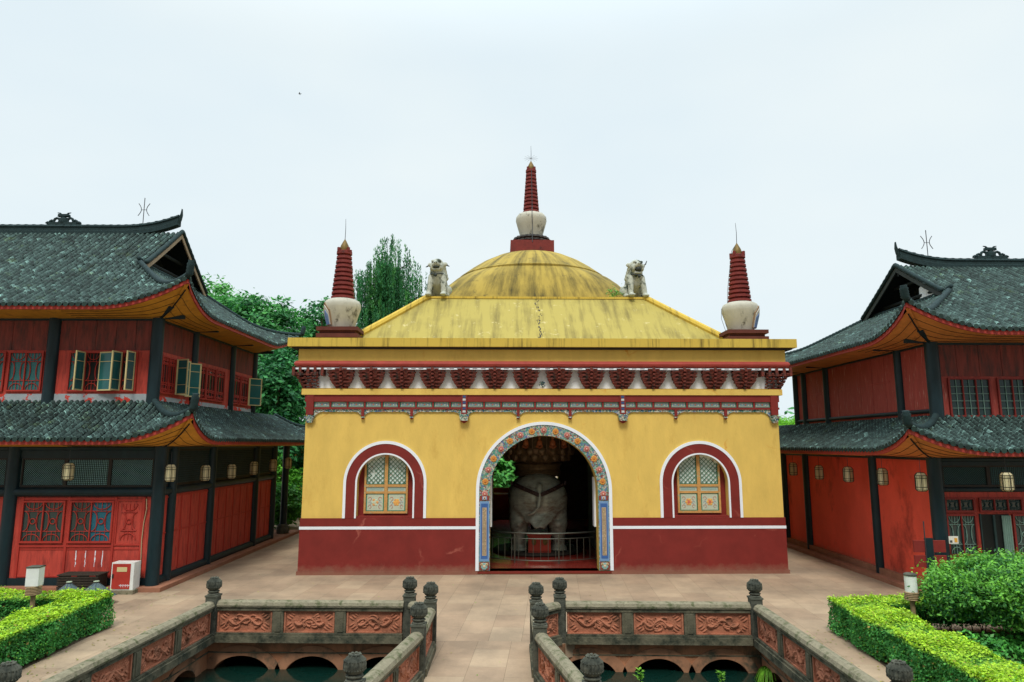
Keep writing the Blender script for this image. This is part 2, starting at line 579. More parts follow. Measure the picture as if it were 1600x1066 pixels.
M['bracket'] = mat('red_brown_brackets', lin(112, 52, 42), var=.55, vscale=9, second=lin(54, 50, 46), smix=(.5, .62), sscale=7, rough=.7)
M['white'] = mat('white_paint', lin(232, 238, 246), var=.04, rough=.7)
M['mosaic'] = mosaic_mat('painted_scrollwork', [lin(40, 120, 105), lin(200, 205, 190), lin(60, 95, 150), lin(30, 80, 70), lin(205, 200, 180), lin(130, 170, 158), lin(150, 120, 100)], 30)
M['mosaic_arch'] = mosaic_mat('painted_arch_scrolls', [lin(64, 134, 122), lin(150, 165, 150), lin(86, 106, 150), lin(92, 146, 120), lin(188, 176, 158), lin(128, 62, 54), lin(100, 148, 140)], 24)
M['blue'] = plain('sky_blue_paint', lin(112, 148, 190))
M['deep_blue'] = plain('deep_blue_paint', lin(60, 98, 158))
M['tan'] = plain('tan_plate', lin(182, 160, 128))
M['brown'] = plain('brown_inset', lin(110, 96, 76))
M['orange'] = mat('orange_petals', lin(230, 150, 40), attr='tint', var=.1)
M['ochre_wood'] = mat('ochre_window_wood', lin(194, 146, 86), var=.2, vscale=9, second=lin(160, 168, 136), smix=(.56, .66), sscale=6)
M['green_paint'] = plain('green_lattice', lin(50, 110, 80))
M['pale_glass'] = mat('pale_window_backing', lin(222, 234, 228), var=.15, vscale=5, second=lin(190, 150, 130), smix=(.6, .68), sscale=5, rough=.4)
M['slot_teal'] = plain('slot_teal_paint', lin(84, 150, 134))
M['pale_panel'] = plain('pale_green_panel', lin(178, 196, 168))
M['tint'] = mat('painted_motif', (1, 1, 1, 1), var=.08, attr='tint')
M['red_floor'] = mat('polished_red_floor', lin(120, 42, 34), var=.15, rough=.22, spec=.5)
M['inside'] = mat('dim_inner_wall', lin(104, 104, 96), var=.2, rough=.8)
M['inside_dark'] = mat('dark_lacquer', lin(44, 40, 36), var=.3, rough=.6)
M['ring_red'] = mat('spire_red', lin(116, 42, 36), var=.25, vscale=5, second=lin(60, 32, 30), smix=(.56, .72), sscale=5, rough=.6)
M['plinth_brown'] = mat('dark_brown_stupa_plinth', lin(88, 46, 40), var=.2, vscale=4)
M['vase'] = mat('weathered_white_vase', lin(182, 180, 166), var=.1, vscale=4, second=lin(78, 76, 64), smix=(.53, .63), sscale=2.4, stretch=(1, 1, .6), rough=.8, bump=.2, bscale=12)
M['gold'] = mat('old_gold', lin(112, 92, 48), var=.3, vscale=8, rough=.55, metallic=.3)
M['wire'] = plain('dark_wire', lin(60, 62, 66), rough=.4)
M['lion'] = mat('weathered_white_statue', lin(174, 178, 166), var=.15, vscale=5, second=lin(62, 72, 60), smix=(.51, .62), sscale=3.2, rough=.9, bump=.5, bscale=14)
M['lion_dark'] = plain('dark_mouth', lin(44, 50, 46))
M['steel'] = mat('brushed_steel', lin(112, 116, 106), rough=.3, metallic=.8, var=.1)
M['elephant'] = mat('patinated_bronze', lin(172, 178, 160), rough=.36, metallic=.15, var=.3, vscale=3, second=lin(110, 84, 66), smix=(.5, .7), sscale=1.6, bump=.5, bscale=5, stretch=(1, 1, 2.5))
M['leather'] = plain('dark_harness', lin(60, 44, 40))
M['lotus'] = mat('dark_bronze_lotus', lin(112, 92, 66), rough=.4, metallic=.3, var=.35, vscale=8)
M['niche'] = plain('orange_gilt_figure', lin(196, 116, 72), rough=.4)
M['box_red'] = plain('offering_box_red', lin(170, 62, 44), rough=.5)
# side buildings
M['column'] = mat('blue_black_column', lin(20, 42, 48), var=.3, vscale=4, rough=.45, stretch=(1, 1, .3))
M['redwood_upper'] = mat('weathered_shaded_boards', lin(122, 58, 52), var=.25, vscale=2.5, rough=.75, second=lin(70, 50, 48), smix=(.45, .65), sscale=2.5, stretch=(3, 3, .5))  # darker than the boards below: eave shade painted in, besides weathering
M['redwood'] = mat('red_boards', lin(186, 70, 58), splash=(lin(130, 100, 84), .7), var=.18, vscale=2.2, rough=.6, second=lin(128, 48, 42), smix=(.48, .70), sscale=3.5, stretch=(3, 3, .5))
M['redwood_worn'] = mat('worn_red_boards', lin(156, 68, 60), var=.25, vscale=3, rough=.7, second=lin(196, 140, 126), smix=(.58, .68), sscale=3.2, stretch=(6, 6, .5))
M['red_plaster'] = mat('red_plaster', lin(222, 84, 64), splash=(lin(150, 112, 92), .8), var=.14, vscale=1.0, rough=.75, second=lin(110, 38, 32), smix=(.56, .74), sscale=.55, stretch=(1, 1, .6), bump=.2, bscale=30)
M['frame_red'] = mat('red_frame', lin(168, 54, 44), var=.15, rough=.6)
M['pane'] = mat('dark_glass', lin(30, 52, 52), rough=.12, var=.3, vscale=1.2, spec=.6)
M['pane_teal'] = mat('teal_glass', lin(44, 104, 104), rough=.12, var=.2, vscale=2, spec=.6)
M['pane_blue'] = mat('blue_curtained_glass', lin(34, 98, 116), rough=.2, var=.15)
M['cream'] = mat('cream_casement', lin(206, 192, 140), var=.1)
M['peel'] = mat('peeling_grey_blue_paint', lin(158, 168, 174), var=.12, vscale=5, second=lin(196, 64, 52), smix=(.535, .55), sscale=1.4, detail=3)
M['lattice'] = mat('teal_lattice', lin(40, 62, 62), var=.15, rough=.6)
M['pale_cells'] = mat('pale_teal_lattice_backing', lin(176, 222, 222), var=.12)
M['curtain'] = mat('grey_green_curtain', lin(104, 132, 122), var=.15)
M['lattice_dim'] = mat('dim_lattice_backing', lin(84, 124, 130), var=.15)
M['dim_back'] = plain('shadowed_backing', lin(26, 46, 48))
M['soffit'] = mat('ochre_soffit_boards', lin(202, 142, 50), var=.22, vscale=3, rough=.6, second=lin(140, 92, 44), smix=(.55, .75), sscale=3)
M['soffit_r'] = mat('orange_soffit_boards', lin(206, 128, 66), var=.2, vscale=3, rough=.6, second=lin(150, 90, 50), smix=(.55, .75), sscale=3)
M['fascia'] = mat('red_fascia', lin(168, 62, 54), var=.2, rough=.6)
M['tile'] = mat('grey_clay_tiles', lin(60, 80, 77), var=.35, vscale=1.3, rough=.8, attr='tint', second=lin(72, 92, 66), smix=(.58, .70), sscale=1.6)
M['tile_under'] = mat('dark_tile_valleys', lin(16, 28, 28), var=.3, vscale=5, rough=.9)  # very dark sheet under the tiles, seen between their columns
M['ridge'] = mat('dark_ridge_tiles', lin(32, 52, 54), var=.35, vscale=8, rough=.85, bump=.3, bscale=25)
M['gable'] = mat('dark_gable_boards', lin(18, 26, 28), var=.3, vscale=4, rough=.8)
M['gable_board_dark'] = mat('dark_barge_board', lin(50, 56, 54), var=.25, vscale=6)
M['gable_board'] = mat('weathered_barge_board', lin(150, 132, 110), var=.25, vscale=6, rough=.8, stretch=(1, 1, .4))
M['plinth'] = mat('sandstone_plinth', lin(150, 104, 82), var=.2, vscale=2.5, rough=.85)
M['lantern_frame'] = plain('dark_lantern_frame', lin(40, 42, 36))
M['lantern_pane'] = mat('cream_lantern_panes', lin(232, 222, 180), var=.08, rough=.5, trans=.3)
# stone, ground, water
M['stone'] = mat('mossy_stone', lin(104, 100, 82), var=.25, vscale=3, rough=.9, second=lin(46, 52, 42), smix=(.45, .62), sscale=2.2, bump=.4, bscale=22)
M['stone_cap'] = mat('lichened_rail_stone', lin(128, 122, 102), var=.22, vscale=7, rough=.95, second=lin(84, 88, 62), smix=(.5, .62), sscale=4.5, bump=.5, bscale=35)
M['stone_post'] = mat('grey_post_stone', lin(82, 84, 74), var=.25, vscale=6, rough=.9, second=lin(44, 48, 42), smix=(.48, .62), sscale=3.5, bump=.3, bscale=30)
M['carved'] = mat('red_sandstone_carving', lin(172, 110, 84), var=.22, vscale=4, rough=.85, second=lin(92, 66, 50), smix=(.52, .70), sscale=2.6, bump=.5, bscale=25)
M['pondwall'] = mat('stained_sandstone_wall', lin(170, 118, 86), var=.25, vscale=1.8, rough=.9, second=lin(66, 68, 54), smix=(.47, .66), sscale=1.3, stretch=(1, 1, .5), bump=.4, bscale=14)
M['voussoir'] = mat('arch_voussoirs', lin(160, 116, 88), var=.25, vscale=2.5, rough=.9, second=lin(80, 76, 62), smix=(.5, .66), sscale=2.0)
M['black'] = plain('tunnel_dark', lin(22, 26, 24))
M['soil'] = mat('dark_soil', lin(78, 66, 50), var=.3, vscale=5, rough=.95, bump=.4)
M['bark'] = mat('brown_bark', lin(92, 78, 62), var=.3, vscale=8, rough=.95, stretch=(1, 1, .3), bump=.5, bscale=16)
M['bark_dark'] = mat('dark_bark', lin(56, 50, 42), var=.3, vscale=8, rough=.95, stretch=(1, 1, .3), bump=.5)
M['hedge_leaf'] = mat('hedge_leaves', lin(150, 192, 100), attr='tint', var=.15, rough=.55, trans=.35)
M['shrub_leaf'] = mat('shrub_leaves', lin(118, 176, 86), attr='tint', var=.15, rough=.45, trans=.3)
M['tree_leaf'] = mat('tree_leaves', lin(98, 156, 98), attr='tint', var=.2, vscale=.6, rough=.6, trans=.25)
M['willow_leaf'] = mat('willow_leaves', lin(88, 146, 100), attr='tint', var=.15, vscale=.6, rough=.6, trans=.3)
M['bright_leaf'] = mat('bright_leaves', lin(120, 176, 60), attr='tint', var=.15, vscale=.6, rough=.6, trans=.35)
M['lamp_white'] = plain('white_lamp_shade', lin(226, 230, 226), rough=.35)
M['lamp_wood'] = mat('peeling_wood_post', lin(150, 128, 96), var=.25, vscale=9, stretch=(1, 1, .3))
M['cab_red'] = plain('cabinet_red', lin(172, 56, 46), rough=.45)
M['umbrella'] = plain('dark_teal_cloth', lin(78, 98, 102))

# paving: large flagstones with thin joints
def paving_mat():
    m = bpy.data.materials.new('brown_flagstones')
    m.use_nodes = True
    n, l = m.node_tree.nodes, m.node_tree.links
    p = n['Principled BSDF']; p.inputs['Roughness'].default_value = .75; p.inputs['Specular IOR Level'].default_value = .3
    tc = n.new('ShaderNodeTexCoord')
    b = n.new('ShaderNodeTexBrick')
    b.inputs['Scale'].default_value = 1.0
    b.inputs['Brick Width'].default_value = 1.15
    b.inputs['Row Height'].default_value = .72
    b.inputs['Mortar Size'].default_value = .0045
    b.inputs['Mortar Smooth'].default_value = .4
    b.inputs['Color1'].default_value = lin(172, 152, 129)
    b.inputs['Color2'].default_value = lin(158, 136, 115)
    b.inputs['Mortar'].default_value = lin(122, 106, 86)
    mp = n.new('ShaderNodeMapping'); mp.inputs['Rotation'].default_value = (0, 0, R(92))
    l.new(tc.outputs['Object'], mp.inputs[0]); l.new(mp.outputs[0], b.inputs['Vector'])
    n1 = n.new('ShaderNodeTexNoise'); n1.inputs['Scale'].default_value = .55; n1.inputs['Detail'].default_value = 9; n1.inputs['Roughness'].default_value = .68
    l.new(tc.outputs['Object'], n1.inputs['Vector'])
    r = n.new('ShaderNodeValToRGB'); r.color_ramp.elements[0].position = .38; r.color_ramp.elements[1].position = .64
    r.color_ramp.elements[0].color = (.68, .68, .67, 1); r.color_ramp.elements[1].color = (1.08, 1.06, 1.02, 1)
    l.new(n1.outputs['Fac'], r.inputs['Fac'])
    x = n.new('ShaderNodeMix'); x.data_type = 'RGBA'; x.blend_type = 'MULTIPLY'; x.inputs['Factor'].default_value = 1
    l.new(b.outputs['Color'], x.inputs['A']); l.new(r.outputs['Color'], x.inputs['B'])
    n2 = n.new('ShaderNodeTexNoise'); n2.inputs['Scale'].default_value = 26; n2.inputs['Detail'].default_value = 5
    l.new(tc.outputs['Object'], n2.inputs['Vector'])
    r2 = n.new('ShaderNodeValToRGB'); r2.color_ramp.elements[0].color = (.86, .86, .86, 1); r2.color_ramp.elements[1].color = (1.1, 1.1, 1.1, 1)
    l.new(n2.outputs['Fac'], r2.inputs['Fac'])
    y = n.new('ShaderNodeMix'); y.data_type = 'RGBA'; y.blend_type = 'MULTIPLY'; y.inputs['Factor'].default_value = 1
    l.new(x.outputs['Result'], y.inputs['A']); l.new(r2.outputs['Color'], y.inputs['B'])
    l.new(y.outputs['Result'], p.inputs['Base Color'])
    bp = n.new('ShaderNodeBump'); bp.inputs['Strength'].default_value = .3; bp.inputs['Distance'].default_value = .01
    l.new(b.outputs['Fac'], bp.inputs['Height']); bp.invert = True
    l.new(bp.outputs['Normal'], p.inputs['Normal'])
    return m
M['paving'] = paving_mat()

def water_mat():
    m = bpy.data.materials.new('green_pond_water')
    m.use_nodes = True
    n, l = m.node_tree.nodes, m.node_tree.links
    p = n['Principled BSDF']; p.inputs['Base Color'].default_value = lin(12, 40, 34); p.inputs['Roughness'].default_value = .06
    p.inputs['Specular IOR Level'].default_value = .5
    tc = n.new('ShaderNodeTexCoord'); nz = n.new('ShaderNodeTexNoise'); nz.inputs['Scale'].default_value = 3; nz.inputs['Detail'].default_value = 3
    l.new(tc.outputs['Object'], nz.inputs['Vector'])
    b = n.new('ShaderNodeBump'); b.inputs['Strength'].default_value = .12; b.inputs['Distance'].default_value = .05
    l.new(nz.outputs['Fac'], b.inputs['Height']); l.new(b.outputs['Normal'], p.inputs['Normal'])
    return m
M['water'] = water_mat()

# ------------------------------------------------------------------ ground, pond
PX0, PX1, PY0, PY1 = -7.0, 4.95, 3.0, 15.55          # pond rectangle
mb = MB()
GX = (-900, PX0, PX1, 900); GY = (-300, PY0, PY1, 1500)
mb.add([(x, y, 0) for y in GY for x in GX], [(j * 4 + i, j * 4 + i + 1, j * 4 + i + 5, j * 4 + i + 4) for j in range(3) for i in range(3) if (i, j) != (1, 1)])
struct(mb.build('plaza_ground', M['paving']))
mb = MB(); mb.add([(PX0 - 1.5, PY0, -.6), (PX1 + 1.5, PY0, -.6), (PX1 + 1.5, PY1 + 1.5, -.6), (PX0 - 1.5, PY1 + 1.5, -.6)], [(0, 1, 2, 3)])
struct(mb.build('pond_water', M['water']))

def pond_wall(L, arches, label, loc, rz):
    """retaining wall under the balustrade; local +x along, front at y=0, tunnels behind."""
    t = thing('pond_wall', label, 'retaining wall', loc, rz)
    w = MB(); pierced_wall(w, 0, L, -1.4, -.004, 0, .45, [(c, r, -1.4, -.75, rz_) for c, r, rz_ in arches], n=24)
    w.build('masonry', M['pondwall'], t)
    v = MB()
    for c, r, rz_ in arches:
        arch_band(v, c, r + .005, r + .24, -1.3, -.75, -.025, .05, rz_ + .005, rz_ + .22)
    v.build('arch_ring', M['voussoir'], t)
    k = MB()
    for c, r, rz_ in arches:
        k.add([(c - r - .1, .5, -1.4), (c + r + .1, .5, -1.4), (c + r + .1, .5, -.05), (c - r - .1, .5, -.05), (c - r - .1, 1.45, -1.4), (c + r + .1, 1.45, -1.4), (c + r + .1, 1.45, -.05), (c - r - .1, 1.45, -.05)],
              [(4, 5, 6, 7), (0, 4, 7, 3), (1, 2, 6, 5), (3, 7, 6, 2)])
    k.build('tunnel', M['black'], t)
    b = MB(); b.box(-.05 if rz == 0 else 0, L, -.03, .0, -.27, -.245); b.build('ledge', M['stone'], t)
    return t
bx = [0.28 + 1.58 * i for i in range(1)]
pond_wall(PX1 - PX0, [(-6.25 - PX0, .64, .42), (-4.70 - PX0, .60, .42), (-3.15 - PX0, .62, .42), (1.25 - PX0, .62, .42), (2.76 - PX0, .56, .42), (4.14 - PX0, .54, .42)],
          'stained sandstone pond wall with a row of low arches, below the back balustrade', (PX0, PY1, 0), 0)
pond_wall(PY1 - PY0, [(PY1 - PY0 - 1.15 - 1.7 * i, .62, .42) for i in range(6)],
          'stained sandstone pond wall below the left balustrade, beside the left hedge walk', (PX0, PY0, 0), R(90))
pond_wall(PY1 - PY0, [(1.0 + 1.8 * i, .62, .42) for i in range(6)],
          'sandstone pond wall with ferns below the right balustrade, beside the right hedge walk', (PX1, PY1, 0), R(-90))

# ------------------------------------------------------------------ balustrades
def relief(mb, x0, x1, z0, z1, y, seed):
    """carved cloud / dragon scrolls standing out of a panel."""
    q = random.Random(seed)
    cx, cz = (x0 + x1) / 2, (z0 + z1) / 2
    w, h = (x1 - x0), (z1 - z0)
    for i in range(13):                                   # winding body
        a = cx + (q.random() - .5) * w * .55; b = cz + (q.random() - .5) * h * .45
        pts = []
        ph = q.random() * 6.28; turn = q.choice((-1, 1)) * (2.6 + q.random() * 2.5); rr = h * (.10 + .16 * q.random())
        for k in range(9):
            t = k / 8
            pts.append((a + rr * (1 - .6 * t) * math.cos(ph + turn * t) * 1.5, y - .004, b + rr * (1 - .6 * t) * math.sin(ph + turn * t)))
        mb.tube(pts, [.030 * (1 - .5 * k / 8) for k in range(9)], n=6)
    pts = [(cx + (t - .5) * w * .62, y - .004, cz + math.sin(t * 9 + seed) * h * .17) for t in [k / 16 for k in range(17)]]
    mb.tube(pts, [.036 + .010 * math.sin(k) for k in range(17)], n=6)
    for sx in (-1, 1):                                   # corner leaves
        for sz in (-1, 1):
            for k in range(3):
                px = cx + sx * w * (.36 + .04 * k); pz = cz + sz * h * (.38 - .11 * k)
                mb.ball((px, y, pz), (.07, .018, .022), nu=8, nv=5, m=Matrix.Rotation(sx * sz * -.6, 3, 'Y'))

def balustrade(label, p0, p1, n, seeds=0, h=.85, e0=.0, e1=.0):
    """rail, base beam, dividers and carved panels from p0 to p1; its camera-side face is local -y."""
    p0, p1 = Vector((*p0, 0)), Vector((*p1, 0))
    L = (p1 - p0).length
    rz = math.atan2(p1.y - p0.y, p1.x - p0.x)
    t = thing('balustrade', label, 'balustrade', p0, rz)
    cap = MB()
    sec = [(-.12, -.05), (.12, -.05), (.13, -.01), (.10, .05), (.04, .08), (-.04, .08), (-.10, .05), (-.13, -.01)]
    N = max(2, int(L / .35))
    pts = [(e0 + (L - e0 - e1) * i / N, 0, h - .08) for i in range(N + 1)]
    cap.sweep(pts, sec)
    cap.build('handrail', M['stone_cap'], t)
    u = MB(); u.box(e0 + .01, L - e1 - .01, -.095, .095, h - .205, h - .132)
    u.build('under_rail', M['stone'], t)
    b = MB(); b.box(e0, L - e1, -.15, .15, .0, .14); b.box(e0 + .01, L - e1 - .01, -.12, .12, .142, .19)
    b.build('base_beam', M['stone'], t)
    step = (L - e0 - e1) / n
    dv = None
    for i in range(n - 1):
        x = e0 + step * (i + 1)
        if dv is None:
            q = MB(); q.box(-.12, .12, -.085, .085, .192, h - .207); q.box(-.06, .06, -.10, .10, .22, h - .235)
            dv = q.build('divider', M['stone'], t); dv.location = (x, 0, 0)
        else:
            clone_part(dv, (x, 0, 0))
    for i in range(n):
        x0 = e0 + step * i + (.13 if i else .03); x1 = e0 + step * (i + 1) - (.13 if i < n - 1 else .03)
        q = MB(); q.box(x0 + .002, x1 - .002, -.032, .032, .192, h - .207)
        for y0, y1 in ((-.066, -.030), (.030, .066)):
            q.box(x0 + .002, x1 - .002, y0, y1, .192, .218); q.box(x0 + .002, x1 - .002, y0, y1, h - .233, h - .207)
            q.box(x0 + .002, x0 + .04, y0, y1, .219, h - .234); q.box(x1 - .04, x1 - .002, y0, y1, .219, h - .234)
        for s in (-1, 1):
            relief(q, x0 + .04, x1 - .04, .215, h - .23, s * .036, seeds * 31 + i * 7 + 3)
        q.build('carved_panel', M['carved'], t, smooth=True)
    return t

balustrade('three panel stone balustrade along the back of the pond, left of the bridge', (-6.9, 15.45), (-2.62, 15.45), 3, 1, e0=.1, e1=.1)
balustrade('three panel stone balustrade along the back of the pond, right of the bridge', (.68, 15.5), (4.85, 15.5), 3, 2, e0=.1, e1=.1)
balustrade('receding stone balustrade with carved panels along the left side of the pond', (-6.95, 9.55), (-6.92, 15.4), 4, 3, e0=.12, e1=.12)
balustrade('receding stone balustrade with carved panels along the right side of the pond', (4.87, 15.4), (4.95, 9.9), 4, 4, e0=.12, e1=.12)
balustrade('nearest stone balustrade at the lower left corner, beyond the left near post', (-6.95, 9.4), (-6.97, 5.4), 3, 13, e0=.12, e1=.12)
balustrade('nearest stone balustrade at the lower right corner, beyond the right near post', (4.95, 9.75), (5.0, 5.4), 3, 14, e0=.12, e1=.12)
balustrade('short slanting balustrade linking the two back left posts of the bridge', (-2.6, 15.5), (-2.08, 14.95), 1, 5, e0=.1, e1=.1)
balustrade('bridge side balustrade on the left of the paved path, between its middle posts', (-2.08, 14.95), (-2.03, 13.1), 1, 6, e0=.12, e1=.12)
balustrade('flaring balustrade with a mossy rail, left of the path in the foreground', (-2.03, 13.1), (-2.42, 10.1), 2, 7, e0=.12, e1=.12)
balustrade('short slanting balustrade linking the two back right posts of the bridge', (.66, 15.5), (.14, 14.98), 1, 8, e0=.1, e1=.1)
balustrade('bridge side balustrade on the right of the paved path, between its middle posts', (.14, 14.98), (.19, 13.1), 1, 9, e0=.12, e1=.12)
balustrade('flaring balustrade with a mossy rail, right of the path in the foreground', (.19, 13.1), (.84, 10.1), 2, 10, e0=.12, e1=.12)

post0 = None
def post(label, x, y, s=1.0, rz=0.0):
    global post0
    if post0 is None:
        t = thing('balustrade_post', label, 'stone post', (x, y, 0), rz, 'stone posts with melon shaped finials')
        q = MB(); q.box(-.12, .12, -.12, .12, 0, .93); q.box(-.135, .135, -.135, .135, .93, .965)
        for a in range(4):
            m = Matrix.Rotation(a * math.pi / 2, 4, 'Z')
            q.box(-.085, .085, -.128, -.11, .10, .86, m=m)
        q.build('shaft', M['stone_post'], t)
        f = MB()
        f.lathe([(.12, .965), (.125, .985), (.10, 1.0), (.085, 1.01)], n=24)
        f.lathe([(.085, 1.01), (.115, 1.02), (.125, 1.04), (.10, 1.055), (.09, 1.06)], n=24, lobes=8, lob=.12)
        f.lathe([(.06, 1.055), (.115, 1.08), (.148, 1.125), (.158, 1.175), (.150, 1.23), (.122, 1.275), (.09, 1.30), (.085, 1.315), (.06, 1.32), (.05, 1.305)], n=64, lobes=16, lob=.10)
        for k in range(8):
            a = k * math.pi / 4
            f.ball((.07 * math.cos(a), .07 * math.sin(a), 1.315), (.026, .026, .018), nu=8, nv=5)
        for zr, rr in ((1.13, .152), (1.24, .148)):
            for k in range(24):
                a = k * math.pi / 12
                f.ball((rr * math.cos(a), rr * math.sin(a), zr), .012, nu=6, nv=4)
        f.build('melon_finial', M['stone_post'], t, smooth=True)
        post0 = t
        return t
    c = copy_tree(post0); c.location = (x, y, 0); c.rotation_euler = (0, 0, rz); c['label'] = label
    return c
post('stone post with melon finial at the back left corner of the pond', -6.9, 15.42)
post('stone post with melon finial at the back right corner of the pond', 4.85, 15.47)
post('stone post where the back balustrade meets the bridge on the left side', -2.62, 15.55)
post('stone post where the back balustrade meets the bridge on the right side', .66, 15.55)
post('stone post at the temple end of the bridge path, left edge', -2.08, 14.98, rz=R(3))
post('stone post at the temple end of the bridge path, right edge', .14, 15.0, rz=R(3))
post('stone post halfway along the left bridge balustrade, before the rail flares out', -2.03, 13.1)
post('stone post halfway along the right bridge balustrade, before the rail flares out', .19, 13.1)
post('big foreground stone post at the near end of the left flaring rail', -2.43, 10.0)
post('big foreground stone post at the near end of the right flaring rail', .86, 10.0)
post('stone post in front of the left hedge, cut by the bottom edge', -6.95, 9.48)
post('stone post in front of the right hedge, cut by the bottom edge', 4.95, 9.83)

# footbridge
t = thing('footbridge', 'low brown paved bridge running to the temple between carved balustrades', 'bridge', (-.93, 0, 0))
pl = [(-1.9, 15.549), (-1.15, 15.1), (-1.13, 13.1), (-1.55, 9.9), (-1.9, 6), (-1.9, 3), (2.1, 3), (2.1, 6), (1.85, 9.9), (1.18, 13.1), (1.12, 15.1), (1.9, 15.549)]
q = MB(); n_ = len(pl)
q.add([(x, y, .004) for x, y in pl] + [(x, y, -.30) for x, y in pl],
      [tuple(range(n_)), tuple(range(2 * n_ - 1, n_ - 1, -1))] + [(i, (i + 1) % n_, (i + 1) % n_ + n_, i + n_) for i in range(n_)])
q.build('deck', M['paving'], t)
q = MB()
for sgn, pts in ((-1, [(-1.62, 15.54), (-1.12, 15.0), (-1.08, 13.1), (-1.48, 9.9)]), (1, [(1.62, 15.54), (1.12, 15.0), (1.16, 13.1), (1.83, 9.9)])):
    q.sweep([(x, y, -1.4) for x, y in pts], [(-.13, 0), (.13, 0), (.13, 1.39), (-.13, 1.39)])
q.build('side_wall', M['pondwall'], t)

# ------------------------------------------------------------------ temple (local x along the facade, y into the hall)
TRZ = R(2.5)
TEX, TEY = Vector((math.cos(TRZ), math.sin(TRZ), 0)), Vector((-math.sin(TRZ), math.cos(TRZ), 0))
TO = Vector((.40, 23.33, 0)) + TEX * .10
def TP(x, y, z=0): return TO + TEX * x + TEY * y + Vector((0, 0, z))
W = 8.03; DEP = 16.0
temple = thing('temple_hall', 'square yellow brick hall with dark red base, arched doorway and low dome', 'temple', TO, TRZ)
DOOR = (0, 1.80, .10, 2.70, 1.80)
WIN = [(-5.30, .93, 1.80, 2.97, .93), (5.27, .93, 1.80, 2.97, .93)]
q = MB(); pierced_wall(q, -W, W, 0, 6.1, 0, .5, [DOOR] + WIN, n=30)
q.box(-W, -W + .5, .5, DEP - .5, 0, 6.1); q.box(W - .5, W, .5, DEP - .5, 0, 6.1)
pierced_wall(q, -W, W, 0, 6.1, DEP - .5, DEP, [(0, 1.8, .1, 2.7, 1.8), (-5.3, .93, 1.8, 2.97, .93), (5.27, .93, 1.8, 2.97, .93)], n=16)
q.build('wall', M['yellow'], temple)
def rect_ring(mb, x0, z0, z1, off, y_extra=0.0, gap=None):
    """band round the four sides, standing off the wall; gap=(xa,xb) leaves out the doorway in front."""
    o = off
    if gap:
        mb.box(-W - o, gap[0], -o, 0.002, z0, z1); mb.box(gap[1], W + o, -o, .002, z0, z1)
    else:
        mb.box(-W - o, W + o, -o, .002, z0, z1)
    mb.box(-W - o, -W + .002, .003, DEP - .003, z0, z1); mb.box(W - .002, W + o, .003, DEP - .003, z0, z1)
    mb.box(-W - o, W + o, DEP - .002, DEP + o, z0, z1)
G = (-2.27, 2.27)
q = MB(); rect_ring(q, 0, .12, 1.44, .035, gap=G); rect_ring(q, 0, 1.535, 1.80, .035, gap=G); rect_ring(q, 0, 0, .118, .07, gap=(-2.2, 2.2))
q.build('dado', M['dado'], temple)
q = MB(); rect_ring(q, 0, 1.442, 1.533, .045, gap=G); q.build('dado_stripe', M['white'], temple)
# door surround
q = MB(); arch_band(q, 0, 2.165, 2.27, .12, 2.70, -.075, .001, 2.165, 2.27, n=48); q.build('white_arch_line', M['white'], temple)
q = MB(); arch_band(q, 0, 1.802, 2.163, .12, 2.70, -.055, .001, 1.802, 2.163, n=48); sur = q.build('painted_arch', M['mosaic_arch'], temple)
def flower(mb, cx, cz, r, c1, c2, y):
    for k in range(8):
        a = k * math.pi / 4 + cx
        mb.ball((cx + r * .62 * math.cos(a), y, cz + r * .62 * math.sin(a)), (r * .36, .018, r * .36), c1, 8, 5)
    mb.ball((cx, y - .008, cz), (r * .42, .022, r * .42), c2, 8, 5)
for i in range(17):
    q = MB(); t_ = math.pi * (-.02 + 1.04 * i / 16); x, z = 1.98 * math.cos(t_), 2.70 + 1.98 * math.sin(t_)
    if i % 2: flower(q, x, z, .115, (.62, .28, .06), (.52, .18, .04), -.06)
    else:
        flower(q, x, z, .115, (.50, .24, .20), (.60, .50, .40), -.06)
        flower(q, x, z, .06, (.55, .12, .10), (.75, .65, .5), -.085)
    q.build('painted_flower', M['tint'], sur, attr=True, smooth=True)
for s in (-1, 1):
    x0, x1 = (1.825, 2.14) if s > 0 else (-2.14, -1.825)
    q = MB(); q.box(x0, x1, -.066, -.054, .42, 2.34); o = q.build('plaque_border', M['blue'], temple)
    q = MB(); q.box(x0 + .045, x1 - .045, -.073, -.064, .50, 2.27); q.build('plaque_inset', M['deep_blue'], o)
    q = MB(); q.box(x0 + .085, x1 - .085, -.079, -.072, .60, 2.14); o2 = q.build('inscribed_plate', M['tan'], temple)
    q = MB()
    for k in range(36):
        z = .63 + k * .0415
        for j in range(3):
            xx = x0 + .10 + j * .04
            if rnd.random() < .85: q.box(xx, xx + .028, -.082, -.078, z, z + .012 + .012 * rnd.random())
    q.build('script', M['brown'], o2)
    q = MB(); q.box(x0, x1, -.067, -.056, 2.37, 2.52, (.24, .05, .035)); q.box(x0 + .08, x1 - .08, -.074, -.066, 2.39, 2.50, (.18, .30, .55)); flower(q, (x0 + x1) / 2, 2.445, .06, (.6, .55, .45), (.3, .12, .1), -.078)
    q.box(x0, x1, -.067, -.056, .14, .39, (.24, .05, .035)); flower(q, (x0 + x1) / 2, .26, .12, (.24, .42, .40), (.62, .5, .36), -.07); flower(q, (x0 + x1) / 2 - .08, .32, .05, (.55, .48, .3), (.4, .2, .1), -.075); flower(q, (x0 + x1) / 2 + .08, .32, .05, (.55, .48, .3), (.4, .2, .1), -.075)
    q.build('painted_end_motif', M['tint'], temple, attr=True)
